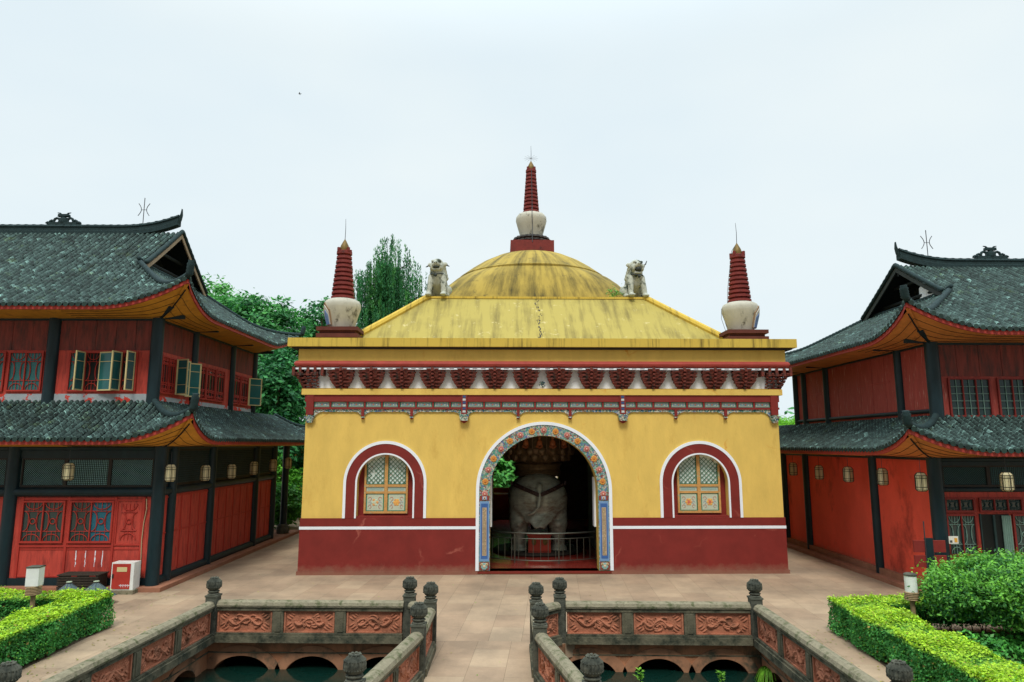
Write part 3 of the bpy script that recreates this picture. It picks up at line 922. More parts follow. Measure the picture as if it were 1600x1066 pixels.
# inner white reveal edge of the door
q = MB(); q.box(1.74, 1.799, .5, .9, 1.45, 3.1); q.box(-1.799, -1.74, .5, .9, 1.45, 3.1); q.build('door_reveal_panel', M['white'], temple)

# windows
for wi, (xc, hw, zb, zs, rr) in enumerate(WIN):
    q = MB(); arch_band(q, xc, 1.29, 1.38, 1.801, 2.93, -.055, .001, 1.30, 1.40, n=36); wf = q.build('window_surround', M['white'], temple)
    q = MB(); arch_band(q, xc, .985, 1.288, 1.801, 2.93, -.045, .001, .995, 1.298, n=36); q.build('red_band', M['dado'], wf)
    q = MB(); arch_band(q, xc, .93, .983, 1.801, 2.93, -.055, .001, .945, .993, n=36); q.build('inner_white_line', M['white'], wf)
    q = MB(); pierced_wall(q, xc - .98, xc + .98, 1.78, 4.0, .30, .34, []); q.box(xc - .92, xc + .92, .001, .30, 1.802, 1.86)
    q.build('red_reveal', M['maroon'], wf)
    # timber shutters, two leaves
    a = thing('window', '', 'x', (0, 0, 0)); del a['label']; del a['category']; a.parent = temple
    q = MB(); w2 = .73
    def az(x): return 2.93 + .95 * math.sqrt(max(0, 1 - ((x - xc) / .95) ** 2))
    for x0, x1 in ((xc - w2, xc - w2 + .065), (xc + w2 - .065, xc + w2), (xc - .055, xc + .055)):
        zt = min(az(x0), az(x1)) - .02
        q.box(x0, x1, .20, .27, 1.93, zt)
    for z0, z1 in ((1.93, 2.0), (2.58, 2.65), (2.80, 2.88)):
        q.box(xc - w2 + .066, xc - .056, .205, .265, z0, z1); q.box(xc + .056, xc + w2 - .066, .205, .265, z0, z1)
    q.build('window_frame', M['ochre_wood'], a)
    q = MB(); q.box(xc - w2, xc + w2, .272, .285, 1.95, 3.85); q.build('backing', M['pale_glass'], a)
    q = MB()
    for s in (-1, 1):                                    # diagonal lattice
        xa, xb = (xc + .065, xc + w2 - .075) if s > 0 else (xc - w2 + .075, xc - .065)
        def top(x): return min(az(x) - .05, 3.80)
        q.box(xa - .01, xa + .014, .235, .262, 2.885, top(xa)); q.box(xb - .014, xb + .01, .235, .262, 2.885, top(xb)); q.box(xa, xb, .236, .261, 2.885, 2.905)
        step = .150
        for dsgn in (-1, 1):
            k = -14
            while k < 24:
                c0 = 2.88 + k * step
                # line z = c0 + dsgn*(x-xa)
                N = 14; run = None
                for j in range(N):
                    x_0 = xa + (xb - xa) * j / N; x_1 = xa + (xb - xa) * (j + 1) / N
                    za = c0 + dsgn * (x_0 - xa); zb_ = c0 + dsgn * (x_1 - xa)
                    if min(za, zb_) > 2.89 and max(za, zb_) < top((x_0 + x_1) / 2):
                        if wi == 0 and s < 0 and 3.15 < za < 3.3 and j in (4, 5): continue
                        q.add([(x_0, .24 + .004 * dsgn, za - .010), (x_1, .24 + .004 * dsgn, zb_ - .010), (x_1, .24 + .004 * dsgn, zb_ + .010), (x_0, .24 + .004 * dsgn, za + .010),
                               (x_0, .255 + .004 * dsgn, za - .010), (x_1, .255 + .004 * dsgn, zb_ - .010), (x_1, .255 + .004 * dsgn, zb_ + .010), (x_0, .255 + .004 * dsgn, za + .010)],
                              [(0, 1, 2, 3), (0, 4, 5, 1), (3, 2, 6, 7), (4, 7, 6, 5)])
                k += 1
    q.build('lattice', M['green_paint'], a)
    for s in (-1, 1):
        xa, xb = (xc + .065, xc + w2 - .075) if s > 0 else (xc - w2 + .075, xc - .065)
        q = MB(); q.box(xa, xb, .235, .27, 2.002, 2.578, (.05, .26, .16)); q.box(xa + .03, xb - .03, .228, .236, 2.03, 2.55, (.50, .56, .43))
        q.box(xa, xb, .235, .27, 2.652, 2.798, (.45, .52, .42)); q.box(xa + .05, xb - .05, .23, .236, 2.69, 2.76, (.30, .42, .38))
        mx_, mz_ = (xa + xb) / 2, 2.29
        gold = (.78, .42, .10) if (s > 0) == (wi == 0) or wi == 1 else (.55, .62, .45)
        for k in range(6):
            ang = k * math.pi / 3
            q.ball((mx_ + .07 * math.cos(ang), .226, mz_ + .08 * math.sin(ang)), (.05, .01, .045), gold if k % 2 else (.70, .34, .12), 8, 5)
        q.ball((mx_, .222, mz_), (.05, .01, .07), (.62, .16, .10) if wi else gold, 8, 5)
        for sx in (-1, 1):
            for (cz, r_, c_) in ((.12, .055, (.55, .16, .12)), (-.02, .045, (.28, .30, .42)), (-.14, .05, (.50, .18, .16))):
                pts = [(mx_ + sx * (.17 + r_ * math.cos(u)), .226, mz_ + cz + r_ * math.sin(u)) for u in [v * .7 for v in range(8)]]
                q.tube(pts, .008, n=5, col=c_)
        q.build('painted_panel', M['tint'], a, attr=True)

# cornice
q = MB(); rect_ring(q, 0, 5.87, 6.07, .14); q.build('yellow_ledge', M['yellow'], temple)
q = MB(); rect_ring(q, 0, 6.10, 6.80, .02); q.box(-W + .01, W - .01, .01, DEP - .01, 6.102, 6.8); q.build('frieze', M['white'], temple)
q = MB()
prof = [(.02, 6.80), (.30, 6.80), (.35, 6.84), (.37, 6.90), (.35, 6.96), (.31, 7.0), (.02, 7.0)]
def rim(mb, prof):
    for i in range(len(prof)):
        (o0, z0), (o1, z1) = prof[i], prof[(i + 1) % len(prof)]
        c = []
        for o, z in ((o0, z0), (o1, z1)):
            c.append([(-W - o, -o, z), (W + o, -o, z), (W + o, DEP + o, z), (-W - o, DEP + o, z)])
        for k in range(4):
            j = (k + 1) % 4
            mb.add([c[0][k], c[0][j], c[1][j], c[1][k]], [(0, 1, 2, 3)])
rim(q, prof); q.build('red_moulding', M['maroon_pale'], temple)
q = MB(); rim(q, [(.0, 7.003), (.26, 7.003), (.26, 7.40), (.0, 7.40)]); q.build('upper_band', M['yellow'], temple)
q = MB(); q.box(-W - .56, W + .56, -.56, DEP + .56, 7.46, 7.75); q.build('roof_slab', M['yellow_slab'], temple)
q = MB(); rim(q, [(.0, 7.402), (.44, 7.402), (.44, 7.458), (.0, 7.458)]); q.build('slab_shadow_strip', M['inside_dark'], temple)  # dark strip painting the shadow under the roof slab
q = MB(); rim(q, [(.26, 6.71), (.325, 6.71), (.325, 6.765), (.26, 6.765)]); q.build('thin_white_rail', M['white'], temple)

# bracket sets
q = MB()
tiers = [(.42, 6.075, .10), (.58, 6.17, .15), (.72, 6.28, .20), (.82, 6.40, .24), (.87, 6.52, .27), (.88, 6.64, .30)]
for i, (w, z, dpt) in enumerate(tiers):
    q.box(-w / 2 + .03, w / 2 - .03, -dpt, -.02, z, z + .05); q.box(-w / 2 + .09, w / 2 - .09, -dpt + .03, -.02, z + .051, z + .11)
    nb_ = (2, 3, 3, 4, 4, 4)[i]
    for k in range(nb_):
        x = -w / 2 + .05 + (w - .10) * k / (nb_ - 1)
        q.frustum(x, -dpt + .005 + .05 * abs(x) / w, z + .048, z + .112, .09, .075, .165, .12)
    q.box(-.045, .045, -dpt - .10, -dpt, z + .02, z + .075)
q.box(-.05, .05, -.33, -.02, 6.70, 6.86)
q.frustum(0, -.06, 6.03 + .045, 6.12, .34, .12, .44, .18)
brk = q.build('bracket_set', M['bracket'], temple)
bxs = [-6.84, -5.82, -4.79, -3.76, -2.72, -1.66, -.60, .52, 1.62, 2.68, 3.74, 4.79, 5.84, 6.88]
brk.location = (bxs[0], 0, 0)
for x in bxs[1:]: clone_part(brk, (x, 0, 0))
for j in range(1, 15):
    clone_part(brk, (W, DEP * j / 15, 0), R(90)); clone_part(brk, (-W, DEP * j / 15, 0), R(-90))
for s in (-1, 1):                                         # corner sets
    q = MB()
    for i, (w, z, dpt) in enumerate(tiers[:-1]):
        e = .12 + .05 * i
        q.box(s * (W - .30 - .03 * i), s * (W + e), -e, .4 + .03 * i, z, z + .045)
        for k in range(3 + i // 2):
            u = -e - .01 + (e + .35) * k / (2 + i // 2)
            q.box(s * (W + e - .06), s * (W + e + .02), u, u + .07, z + .046, z + .095)
            q.box(s * (W - u - .07 - .02), s * (W - u - .02), -e - .02, -e + .06, z + .046, z + .095)
    for u in (-.62, -.38, -.14, .12, .34): q.box(s * (W + u), s * (W + u + .09), -.36, -.0, 6.50, 6.80)
    q.build('corner_bracket', M['bracket'], temple)
# painted roundel between the middle brackets
q = MB(); q.lathe([(.11, 0), (.11, .02), (.07, .03)], n=20); rd = q.build('roundel', mosaic_mat('roundel_paint', [lin(60, 90, 110), lin(210, 215, 210), lin(90, 120, 100), lin(40, 50, 60)], 26), temple); rd.location = (-.04, -.02, 6.24); rd.rotation_euler = (R(90), 0, 0)

# painted beam zone
q = MB(); q.box(-W - .03, W + .03, -.10, .001, 5.64, 5.868); q.box(-W - .03, W + .03, -.085, .001, 5.385, 5.455)
for i in range(28):
    x = -W + .25 + (2 * W - .5) * (i + .0) / 27
    q.box(x - .03, x + .03, -.08, .001, 5.456, 5.639)
q.build('red_beam', M['maroon'], temple)
q = MB(); q.box(-W - .02, W + .02, -.03, .001, 5.46, 5.635)
fs_ = q.build('painted_frieze_strip', M['slot_teal'], temple)
for i in range(27):
    xa = -W + .25 + (2 * W - .5) * i / 27 + .07; xb = -W + .25 + (2 * W - .5) * (i + 1) / 27 - .07
    q = MB(); q.box(xa, xb, -.036, -.029, 5.485, 5.612, (.55, .58, .50)); q.box(xa + .03, xb - .03, -.041, -.035, 5.505, 5.592, (.20, .38, .36))
    for k in range(7):
        xx = xa + .06 + (xb - xa - .12) * k / 6
        q.ball((xx, -.042, 5.548 + .018 * math.sin(k * 2.1)), (.026, .008, .022), (.62, .60, .50) if k % 2 else (.28, .30, .46), 7, 5)
    q.ball(((xa + xb) / 2, -.045, 5.548), (.035, .010, .026), (.50, .22, .14), 8, 5)
    q.build('painted_cartouche', M['tint'], fs_, attr=True)
q = MB()
for x0, x1 in [(-7.75, -6.10), (-6.10, -4.46), (-4.46, -2.76), (-2.62, -.86), (-.86, .90), (.90, 2.62), (2.76, 4.5), (4.5, 6.2), (6.2, 7.75)]:
    n_ = 20
    for k in range(n_):
        a, b = x0 + (x1 - x0) * k / n_, x0 + (x1 - x0) * (k + 1) / n_
        def low(x):
            dd = min(x - x0, x1 - x); return 5.30 - .16 * max(0, 1 - dd / .2) - .008 * math.cos(dd * 30)
        q.add([(a, -.05, low(a)), (b, -.05, low(b)), (b, -.05, 5.384), (a, -.05, 5.384), (a, 0, low(a)), (b, 0, low(b))], [(0, 1, 2, 3), (0, 4, 5, 1)])
q.build('scalloped_valance', M['mosaic'], temple)
def pendant(x, z0, z1, w, big):
    q = MB(); q.box(x - w / 2, x + w / 2, -.13, 0, z1, z0)
    if big: q.frustum(x, -.07, z1 - .30, z1 - .22, .06, .06, .26, .2)
    else: q.frustum(x, -.065, z1 - .10, z1 - .05, .03, .03, .13, .10)
    o = q.build('pendant', M['maroon'], temple)
    q = MB()
    if big: q.frustum(x, -.09, z1 - .22, z1, .24, .20, .34, .26)
    else: q.frustum(x, -.07, z1 - .05, z1 - .002, .12, .1, .10, .09)
    q.build('carved_foot', M['mosaic'], o)
    if big:
        q = MB()
        for k in range(6): q.box(x - .05, x + .05, -.137, -.13, z0 - .09 - k * .10, z0 - .02 - k * .10, (.55, .62, .62) if k % 2 else (.03, .09, .22))
        q.build('painted_checks', M['tint'], o, attr=True)
for x in (-6.10, -4.46, -.86, .90, 4.5, 6.2): pendant(x, 5.384, 5.15, .09, False)
for x in (-2.69, 2.69): pendant(x, 5.866, 5.22, .2, True)
for x in (-7.88, 7.88): pendant(x, 5.866, 5.20, .24, False)
for x in (-7.88, 7.88):
    q = MB(); q.frustum(x, -.05, 4.93, 5.16, .16, .12, .34, .24); q.build('corner_carving', M['mosaic'], temple)

# roof: square skirt with hips, dome in two tiers
cy_ = 8.0
q = MB()
lv = [(7.10, 7.751), (6.65, 8.10), (5.5, 9.07), (4.36, 10.05)]
N = 12
for (a, z0), (b, z1) in zip(lv[:-1], lv[1:]):
    for k in range(4):
        m = Matrix.Rotation(k * math.pi / 2, 4, 'Z')
        for i in range(N):
            u0, u1 = -1 + 2 * i / N, -1 + 2 * (i + 1) / N
            vs = [m @ Vector((u0 * a, -a, z0)), m @ Vector((u1 * a, -a, z0)), m @ Vector((u1 * b, -b, z1)), m @ Vector((u0 * b, -b, z1))]
            q.add(vs, [(0, 1, 2, 3)])
q.add([(-4.36, -4.36, 10.05), (4.36, -4.36, 10.05), (4.36, 4.36, 10.05), (-4.36, 4.36, 10.05)], [(0, 1, 2, 3)])
rf = q.build('roof', M['roof_skirt'], temple); rf.location = (0, cy_, 0)
for sx in (-1, 1):
    for sy in (-1, 1):
        q = MB(); q.tube([(sx * a, sy * a, z + .03) for a, z in lv], .13, n=8); q.build('hip_rib', M['yellow_slab'], rf)
q = MB(); q.box(-4.46, 4.46, -4.46, -4.30, 10.0, 10.085); q.build('upper_kerb', M['yellow_slab'], rf)
q = MB()
dome_old = [(4.34, 10.04), (4.30, 10.5), (4.17, 11.0), (3.98, 11.45), (3.70, 11.82), (3.34, 12.10), (2.96, 12.32), (2.62, 12.47)]
rings = [(10.05, 4.34, 9), (10.28, 4.24, 6.8), (10.6, 4.08, 5.2), (11.0, 3.86, 4.0), (11.4, 3.61, 2.9), (11.70, 3.37, 2.1), (11.74, 3.34, 2.0), (11.74, 2.8, 2.0)]
ND = 128; vs = []
for z_, h_, e_ in rings:                              # square at the base, round towards the top
    for i in range(ND):
        a_ = 2 * math.pi * i / ND; c_, s_ = math.cos(a_), math.sin(a_)
        rr_ = h_ / (abs(c_) ** e_ + abs(s_) ** e_) ** (1 / e_)
        vs.append((rr_ * c_, rr_ * s_, z_))
q.add(vs, [(j * ND + i, j * ND + (i + 1) % ND, (j + 1) * ND + (i + 1) % ND, (j + 1) * ND + i) for j in range(len(rings) - 1) for i in range(ND)])
cap = [(3.42, 11.69), (3.43, 11.755), (2.92, 12.14), (2.42, 12.47), (1.78, 12.79), (1.15, 12.98), (.6, 13.05), (.05, 13.08)]
q.lathe(cap, n=96)
dm = q.build('dome', M['roof_dome'], temple, smooth=True); dm.location = (0, cy_, 0)

# dark cracked seam down the middle of the skirt
q = MB(); rc = random.Random(9)
for i in range(46):
    z_ = 7.95 + rc.random() * 2.0
    a_ = np.interp(z_, [p_[1] for p_ in lv], [p_[0] for p_ in lv]) + .006
    x_ = rc.gauss(0, .05) + .03 * math.sin(z_ * 5); h_ = rc.uniform(.03, .11); w_ = rc.uniform(.008, .03)
    a2_ = np.interp(z_ + h_, [p_[1] for p_ in lv], [p_[0] for p_ in lv]) + .006
    q.add([(x_ - w_, -a_, z_), (x_ + w_, -a_, z_ + .01), (x_ + w_ * .6, -a2_, z_ + h_), (x_ - w_ * .4, -a2_, z_ + h_)], [(0, 1, 2, 3)])
q.build('cracked_seam', M['inside_dark'], rf)
# inside of the hall
q = MB(); q.add([(-W + .5, .0, .10), (W - .5, .0, .10), (W - .5, DEP, .10), (-W + .5, DEP, .10)], [(0, 1, 2, 3)])
q.box(-2.2, 2.2, -.05, .0, .02, .10)
q.build('hall_floor', M['red_floor'], temple)
q = MB(); q.box(-W + .5, W - .5, .501, .52, 4.6, 6.05); q.box(-W + .502, -W + .52, .53, DEP - .53, .12, 6.05); q.box(W - .52, W - .502, .53, DEP - .53, .12, 6.05)
q.box(-W + .5, W - .5, .5, DEP - .5, 6.0, 6.05)
q.box(2.3, 2.6, 1.2, 6.5, .12, 5.9); q.box(-2.9, -2.6, 3.5, 6.5, .12, 5.9)
pierced_wall(q, -W + .53, W - .53, .12, 6.0, DEP - .56, DEP - .51, [(0, 1.8, .12, 2.7, 1.8)], n=16)
q.build('inner_wall', M['inside'], temple)

# ------------------------------------------------------------------ stupa finials on the roof
def stupa(label, x, y, z, sc=1.0, niche=0, central=False):
    t = thing('stupa_finial', label, 'stupa', TP(x, y, z), TRZ, 'small stupas on the temple roof')
    def S(prof): return [(r * sc, h * sc) for r, h in prof]
    q = MB()
    if central:
        q.box(-1.0, 1.0, -1.0, 1.0, -.40, .30); q.box(-.86, .86, -.86, .86, .302, .36)
        q.build('base', M['ring_red'], t)
        q = MB(); q.lathe([(.78, .36), (.84, .42), (.80, .50), (.86, .56), (.80, .66), (.62, .70)], n=64, lobes=20, lob=.12)
        q.build('lotus_ring', M['inside_dark'], t, smooth=True)
        q = MB(); q.lathe([(.60, .361), (.62, .45), (.60, .71)], n=32); q.build('vase_foot', M['vase'], t, smooth=True)
        z0 = .70
        vase = [(.50, z0), (.56, z0 + .2), (.66, z0 + .55), (.73, z0 + .82), (.72, z0 + .98), (.62, z0 + 1.12), (.42, z0 + 1.20), (.30, z0 + 1.21)]
        zr = z0 + 1.20; n_ = 11; hh = 2.05; r0, r1 = .37, .23
    else:
        q.box(-.62, .62, -.62, .62, -.28, .12); q.box(-.72, .72, -.72, .72, .121, .26); q.box(-.62, .62, -.62, .62, .261, .37); q.box(-.72, .72, -.72, .72, .371, .50)
        q.build('base', M['plinth_brown'], t)
        z0 = .52
        vase = [(.44, z0), (.47, z0 + .1), (.56, z0 + .45), (.645, z0 + .72), (.655, z0 + .88), (.60, z0 + 1.0), (.46, z0 + 1.07), (.30, z0 + 1.09)]
        zr = z0 + 1.08; n_ = 10; hh = 1.66; r0, r1 = .40, .25
    q = MB(); q.lathe(vase, n=48); q.build('vase', M['vase'], t, smooth=True)
    if niche:
        q = MB()
        m = Matrix.Rotation(R(52 * niche), 4, 'Z')
        outl = [(-.17, .02), (.17, .02), (.22, .55), (.0, .82), (-.22, .55)]
        def pt(u, h, off):
            zz = z0 + .08 + h
            rr = np.interp(zz, [v[1] for v in vase], [v[0] for v in vase]) + off
            return m @ Vector((u, -math.sqrt(max(.01, rr * rr - u * u)), zz))
        def plate(sc_, off, c):
            pc = [pt(a * sc_, .02 + (b - .02) * sc_ + .04 * (1 - sc_), off) for a, b in outl]
            cc = sum(pc, Vector()) / len(pc)
            inner = [pt(a * sc_, .02 + (b - .02) * sc_ + .04 * (1 - sc_), -.05) for a, b in outl]
            k = len(pc)
            q.add(pc + inner, [tuple(range(k))] + [(i, (i + 1) % k, (i + 1) % k + k, i + k) for i in range(k)], c)
        plate(1.0, .05, (.30, .20, .12)); plate(.86, .06, (.62, .62, .58)); plate(.62, .07, (.16, .26, .50))
        q.build('niche_panel', M['tint'], t, attr=True)
    q = MB()
    dz = hh / n_
    for i in range(n_):
        a = r0 + (r1 - r0) * i / n_; b = r0 + (r1 - r0) * (i + .6) / n_
        z_ = zr + i * dz
        q.lathe([(a * .84, z_), (a * 1.05, z_ + dz * .08), (b * 1.06, z_ + dz * .62), (b * .84, z_ + dz * .75), (b * .82, z_ + dz * 1.0)], n=32)
    q.build('ringed_spire', M['ring_red'], t, smooth=True)
    q = MB(); zt = zr + hh
    q.lathe([(r1 * 1.0, zt), (r1 * 1.12, zt + .02), (r1 * 1.10, zt + .13), (r1 * .7, zt + .17)], n=24)
    for k in range(4):
        q.box(.8 * r1, 1.15 * r1, -.04, .04, zt + .1, zt + .25, m=Matrix.Rotation(k * math.pi / 2 + .8, 4, 'Z'))
    q.build('canopy', M['ring_red'], t)
    q = MB(); q.lathe([(.17, zt + .14), (.185, zt + .2), (.14, zt + .36), (.07, zt + .50), (.015, zt + .60)], n=20); q.build('gold_tip', M['gold'], t, smooth=True)
    q = MB(); q.tube([(0, 0, zt + .5), (.01, 0, zt + 1.0), (-.01 if niche > 0 else .0, 0, zt + 1.38)], [.013, .010, .006], n=5)
    if central:
        for k in range(6):
            a = math.pi * (k / 6)
            q.tube([(-.34 * math.cos(a), .0, zt + .74 - .16 * math.sin(a) * 1.2), (.34 * math.cos(a), 0, zt + .74 + .16 * math.sin(a) * 1.2)], .004, n=4)
        q.tube([(0, -.40, zt), (.02, -.5, zr + .2), (.0, -.76, z0 + .9), (.02, -.74, z0 + .4), (0, -.9, z0 - .1), (0, -1.02, .2)], .018, n=5)
    if niche > 0:
        q.tube([(0, 0, zt + .6), (-.2, 0, zt + .3), (-.3, -.02, zt - .3), (-.42, 0, zr + .5), (-.45, 0, zr), (-.68, 0, zr - .25), (-.70, 0, z0 + .5), (-.55, 0, z0)], .008, n=4)
    q.build('lightning_rod', M['wire'], t)
    return t
stupa('small stupa with stained white vase at the left end of the yellow parapet', -7.17, 1.0, 7.78, niche=-1)
stupa('small stupa with mottled vase and loose wire at the right end of the parapet', 7.27, 1.0, 7.72, niche=1)
stupa('tallest stupa with lotus ring and cracked vase crowning the yellow dome', 0, 8.0, 13.20, central=True)

# ------------------------------------------------------------------ stone lions on the roof corners
def lion(label, x, y, z, s, variant):
    t = thing('lion_statue', label, 'lion statue', TP(x, y, z), TRZ + R(-8 * s * variant), 'seated lion statues on the roof')
    b = MB()
    # seated: haunches behind, chest up, front legs straight
    limb(b, [(0, .42, .32), (0, .10, .62), (0, -.06, .92)], [.34, .33, .27])
    for sx in (-1, 1):
        b.ball((sx * .30, .34, .26), (.20, .33, .27), nu=14, nv=9)      # haunch
        b.ball((sx * .34, .02, .08), (.11, .20, .08), nu=12, nv=8)      # hind paw
        limb(b, [(sx * .22, -.10, .74), (sx * .27, -.22, .38), (sx * .29, -.26, .10)], [.15, .11, .105])
        b.ball((sx * .29, -.34, .06), (.12, .15, .075), nu=12, nv=8)
        for k in (-1, 0, 1): b.ball((sx * .29 + k * .065, -.45, .05), (.04, .06, .045), nu=8, nv=6)
    hz = 1.14
    b.ball((0, -.16, hz), (.27, .25, .27), nu=16, nv=12)
    b.ball((0, -.32, hz + .02), (.19, .16, .12), nu=14, nv=9)            # muzzle
    b.ball((0, -.44, hz + .06), (.09, .07, .05), nu=10, nv=7)            # nose
    b.ball((0, -.28, hz - .17 - .09 * (1 - variant)), (.17, .15, .07), nu=12, nv=8)   # jaw
    for sx in (-1, 1):
        b.ball((sx * .13, -.35, hz + .14), (.08, .07, .05), nu=10, nv=7)       # brow
        b.ball((sx * .19, -.30, hz - .08), (.06, .12, .13), nu=10, nv=7)       # cheek
        b.ball((sx * .31, -.10, hz + .07), (.10, .05, .08), nu=10, nv=7, m=Matrix.Rotation(sx * .5, 3, 'Y'))
        for k in range(4): b.ball((sx * (.25 + .02 * k), -.02 + .05 * k, hz - .08 - .11 * k), .085, nu=9, nv=6)   # mane curls
    for k in range(5): b.ball((-.2 + .1 * k, .04, hz + .19 - .05 * abs(k - 2)), .09, nu=9, nv=6)
    limb(b, [(0, .68, .2), (0, .80, .45), (-.02, .74, .75)], [.08, .07, .09])
    fuse(b, .026, M['lion'], 'body', t, 2)
    q = MB()
    q.ball((0, -.36, hz - .09 - .04 * (1 - variant)), (.13, .12, .055 + .06 * (1 - variant)), nu=12, nv=8)
    for sx in (-1, 1): q.ball((sx * .115, -.415, hz + .085), (.042, .025, .028), nu=8, nv=6)
    for sx in (-1, 1): q.ball((sx * .04, -.505, hz + .055), .016, nu=6, nv=4)
    q.build('mouth_and_eyes', M['lion_dark'], t, smooth=True)
    q = MB(); pts = [(.27 * math.sin(a), -.08 - .30 * math.cos(a), hz - .28 - .06 * math.cos(a)) for a in [(-1.7 + 3.4 * k / 12) for k in range(13)]]
    q.tube(pts, .022, n=6); q.ball((0, -.42, hz - .40), (.06, .05, .06), nu=10, nv=7)
    q.build('collar', M['lion_dark'], t, smooth=True)
    for sx in ((-1, 1) if variant else (1,)):
        q = MB(); q.tube([(sx * .33, -.10, hz + .06), (sx * .42, -.12, hz + (.0 if variant else .14)), (sx * .47, -.13, hz + (-.02 if variant else .26))], [.03, .024, .014], n=5)
        q.build('ear_iron', M['lion_dark'], t)
    t.scale = (1.04, 1.05, 1.12)
    return t
lion('seated grey lion statue at the left roof corner, its wide mouth shut low', -4.0, 3.80, 10.08, 1, 1)
lion('seated pale lion statue at the right roof corner, its mouth gaping open', 4.02, 3.80, 10.08, -1, 0)
COL.objects['lion_statue.001'].rotation_euler.z = TRZ + R(12)

# weeds by the right lion and on the dome
q = MB(); P = np.array([(3.1, 3.9, 10.1)]) + nr.normal(size=(260, 3)) * np.array([.16, .12, .18]); P[:, 2] = np.abs(P[:, 2] - 10.1) * 1.3 + 10.1
V, F, C = leaves(P, .09); V = np.array([TP(*v) for v in V]); q.np_add(V, F, C)
o = q.build('weed_clump', M['shrub_leaf'], attr=True); tag(o, 'green weeds growing behind the right lion on the roof', 'weeds')
q = MB(); P = np.array([(-3.25, 4.2, 10.1)]) + nr.normal(size=(200, 3)) * np.array([.2, .12, .12]); P[:, 2] = np.abs(P[:, 2] - 10.1) * 1.3 + 10.1
V, F, C = leaves(P, .08); V = np.array([TP(*v) for v in V]); q.np_add(V, F, C)
o = q.build('weed_clump', M['shrub_leaf'], attr=True); tag(o, 'dark green weeds at the foot of the dome beside the left lion', 'weeds')

# ------------------------------------------------------------------ elephant, throne, railing, offering box inside the hall
EY = 3.2
t = thing('elephant_statue', 'big bronze elephant statue seen from behind through the arched doorway', 'elephant statue', TP(.02, EY, .10), TRZ)
q = MB(); q.lathe([(1.75, 0), (1.78, .05), (1.70, .10), (1.6, .12)], cx=0, cy=1.3, n=48); q.build('pedestal', M['inside_dark'], t)
b = MB()
b.ball((0, 1.5, 2.08), (1.16, 1.75, .98), nu=28, nv=18)
b.ball((0, .55, 2.04), (1.14, .9, .98), nu=24, nv=16)
for sx in (-1, 1):
    for yy in (.45, 2.7):
        limb(b, [(sx * .62, yy + .2, 1.7), (sx * .74, yy, 1.15), (sx * .75, yy - .02, .65), (sx * .75, yy + .02, .24)], [.50, .38, .25, .27], n=18)
        b.ball((sx * .75, yy - .02, .20), (.36, .36, .10), nu=18, nv=8)
        for k in range(5):
            a = -math.pi / 2 + (k - 2) * .45
            b.ball((sx * .75 + .33 * math.cos(a), yy + .33 * math.sin(a), .16), (.08, .06, .06), nu=8, nv=6)
    b.ball((sx * .74, .12, 1.12), (.15, .12, .15), nu=10, nv=8)
for k in range(6):                                         # skin folds under the rump
    w = .92 - .09 * k
    pts = [(w * (-1 + 2 * i / 14), -.20 + .30 * abs(-1 + 2 * i / 14) ** 2 - .045 * k, 1.78 - .10 * k - .22 * math.cos((-1 + 2 * i / 14) * 1.5) + .05 * math.sin(i * 1.3 + k)) for i in range(15)]
    for p_ in pts: b.ball(p_, .055, nu=7, nv=5)
limb(b, [(0, -.22, 2.55), (0, -.42, 2.15), (-.05, -.48, 1.80), (-.22, -.48, 1.60), (-.45, -.42, 1.52)], [.12, .10, .08, .07, .06], n=10)
limb(b, [(0, 3.0, 2.1), (0, 3.7, 2.3)], [.8, .62], n=18)     # neck and head at the far end
b.ball((0, 3.95, 2.3), (.62, .6, .72), nu=18, nv=12)
limb(b, [(0, 4.4, 2.1), (0, 4.7, 1.5), (0, 4.75, .8), (0, 4.9, .45)], [.3, .22, .15, .11], n=12)
for sx in (-1, 1):
    b.ball((sx * .68, 3.75, 2.2), (.12, .4, .55), nu=14, nv=9)
    limb(b, [(sx * .3, 4.4, 1.8), (sx * .36, 4.95, 1.6), (sx * .36, 5.3, 1.8)], [.08, .06, .03], n=8)
fuse(b, .05, M['elephant'], 'body', t, 3)
q = MB()
for s in (-1, 1):
    pts = []
    for i in range(12):
        u = i / 11; x = s * (1.04 * (1 - u) + .03); z = 2.66 - .42 * u; yy = 1.55 - 1.02 * math.sqrt(max(0, 1 - (x / 1.14) ** 2)) * 1.80 - .02
        # hug the rump ellipsoid
        e = max(.02, 1 - (x / 1.16) ** 2 - ((z - 2.04) / 1.0) ** 2)
        pts.append((x, .50 - .93 * math.sqrt(e) - .04, z))
    q.sweep(pts, [(-.02, -.075), (.03, -.075), (.03, .075), (-.02, .075)])
    for i in (2, 5, 8): q.ball((pts[i][0], pts[i][1] - .05, pts[i][2]), (.055, .04, .055))
q.build('harness', M['leather'], t)
t = thing('lotus_throne', 'dark bronze lotus throne with orange figures on the elephant\'s back', 'throne', TP(.04, EY + 1.3, 3.02), TRZ)
q = MB(); q.lathe([(.9, -.05), (.95, .1), (.88, .22), (.92, .36), (1.0, .42), (.9, .5), (1.1, .62), (1.35, .85), (1.42, 1.0), (1.36, 1.2), (1.3, 1.7)], n=48); 
for k in range(18):
    a = k * math.pi / 9
    for (rr, zz, sc_) in ((1.25, .72, .24), (1.38, .95, .26)):
        q.ball((rr * math.cos(a + zz), rr * math.sin(a + zz), zz), (.12, .17, .2), nu=8, nv=6, m=Matrix.Rotation(a + zz, 3, 'Z'))
q.build('petals', M['lotus'], t, smooth=True)
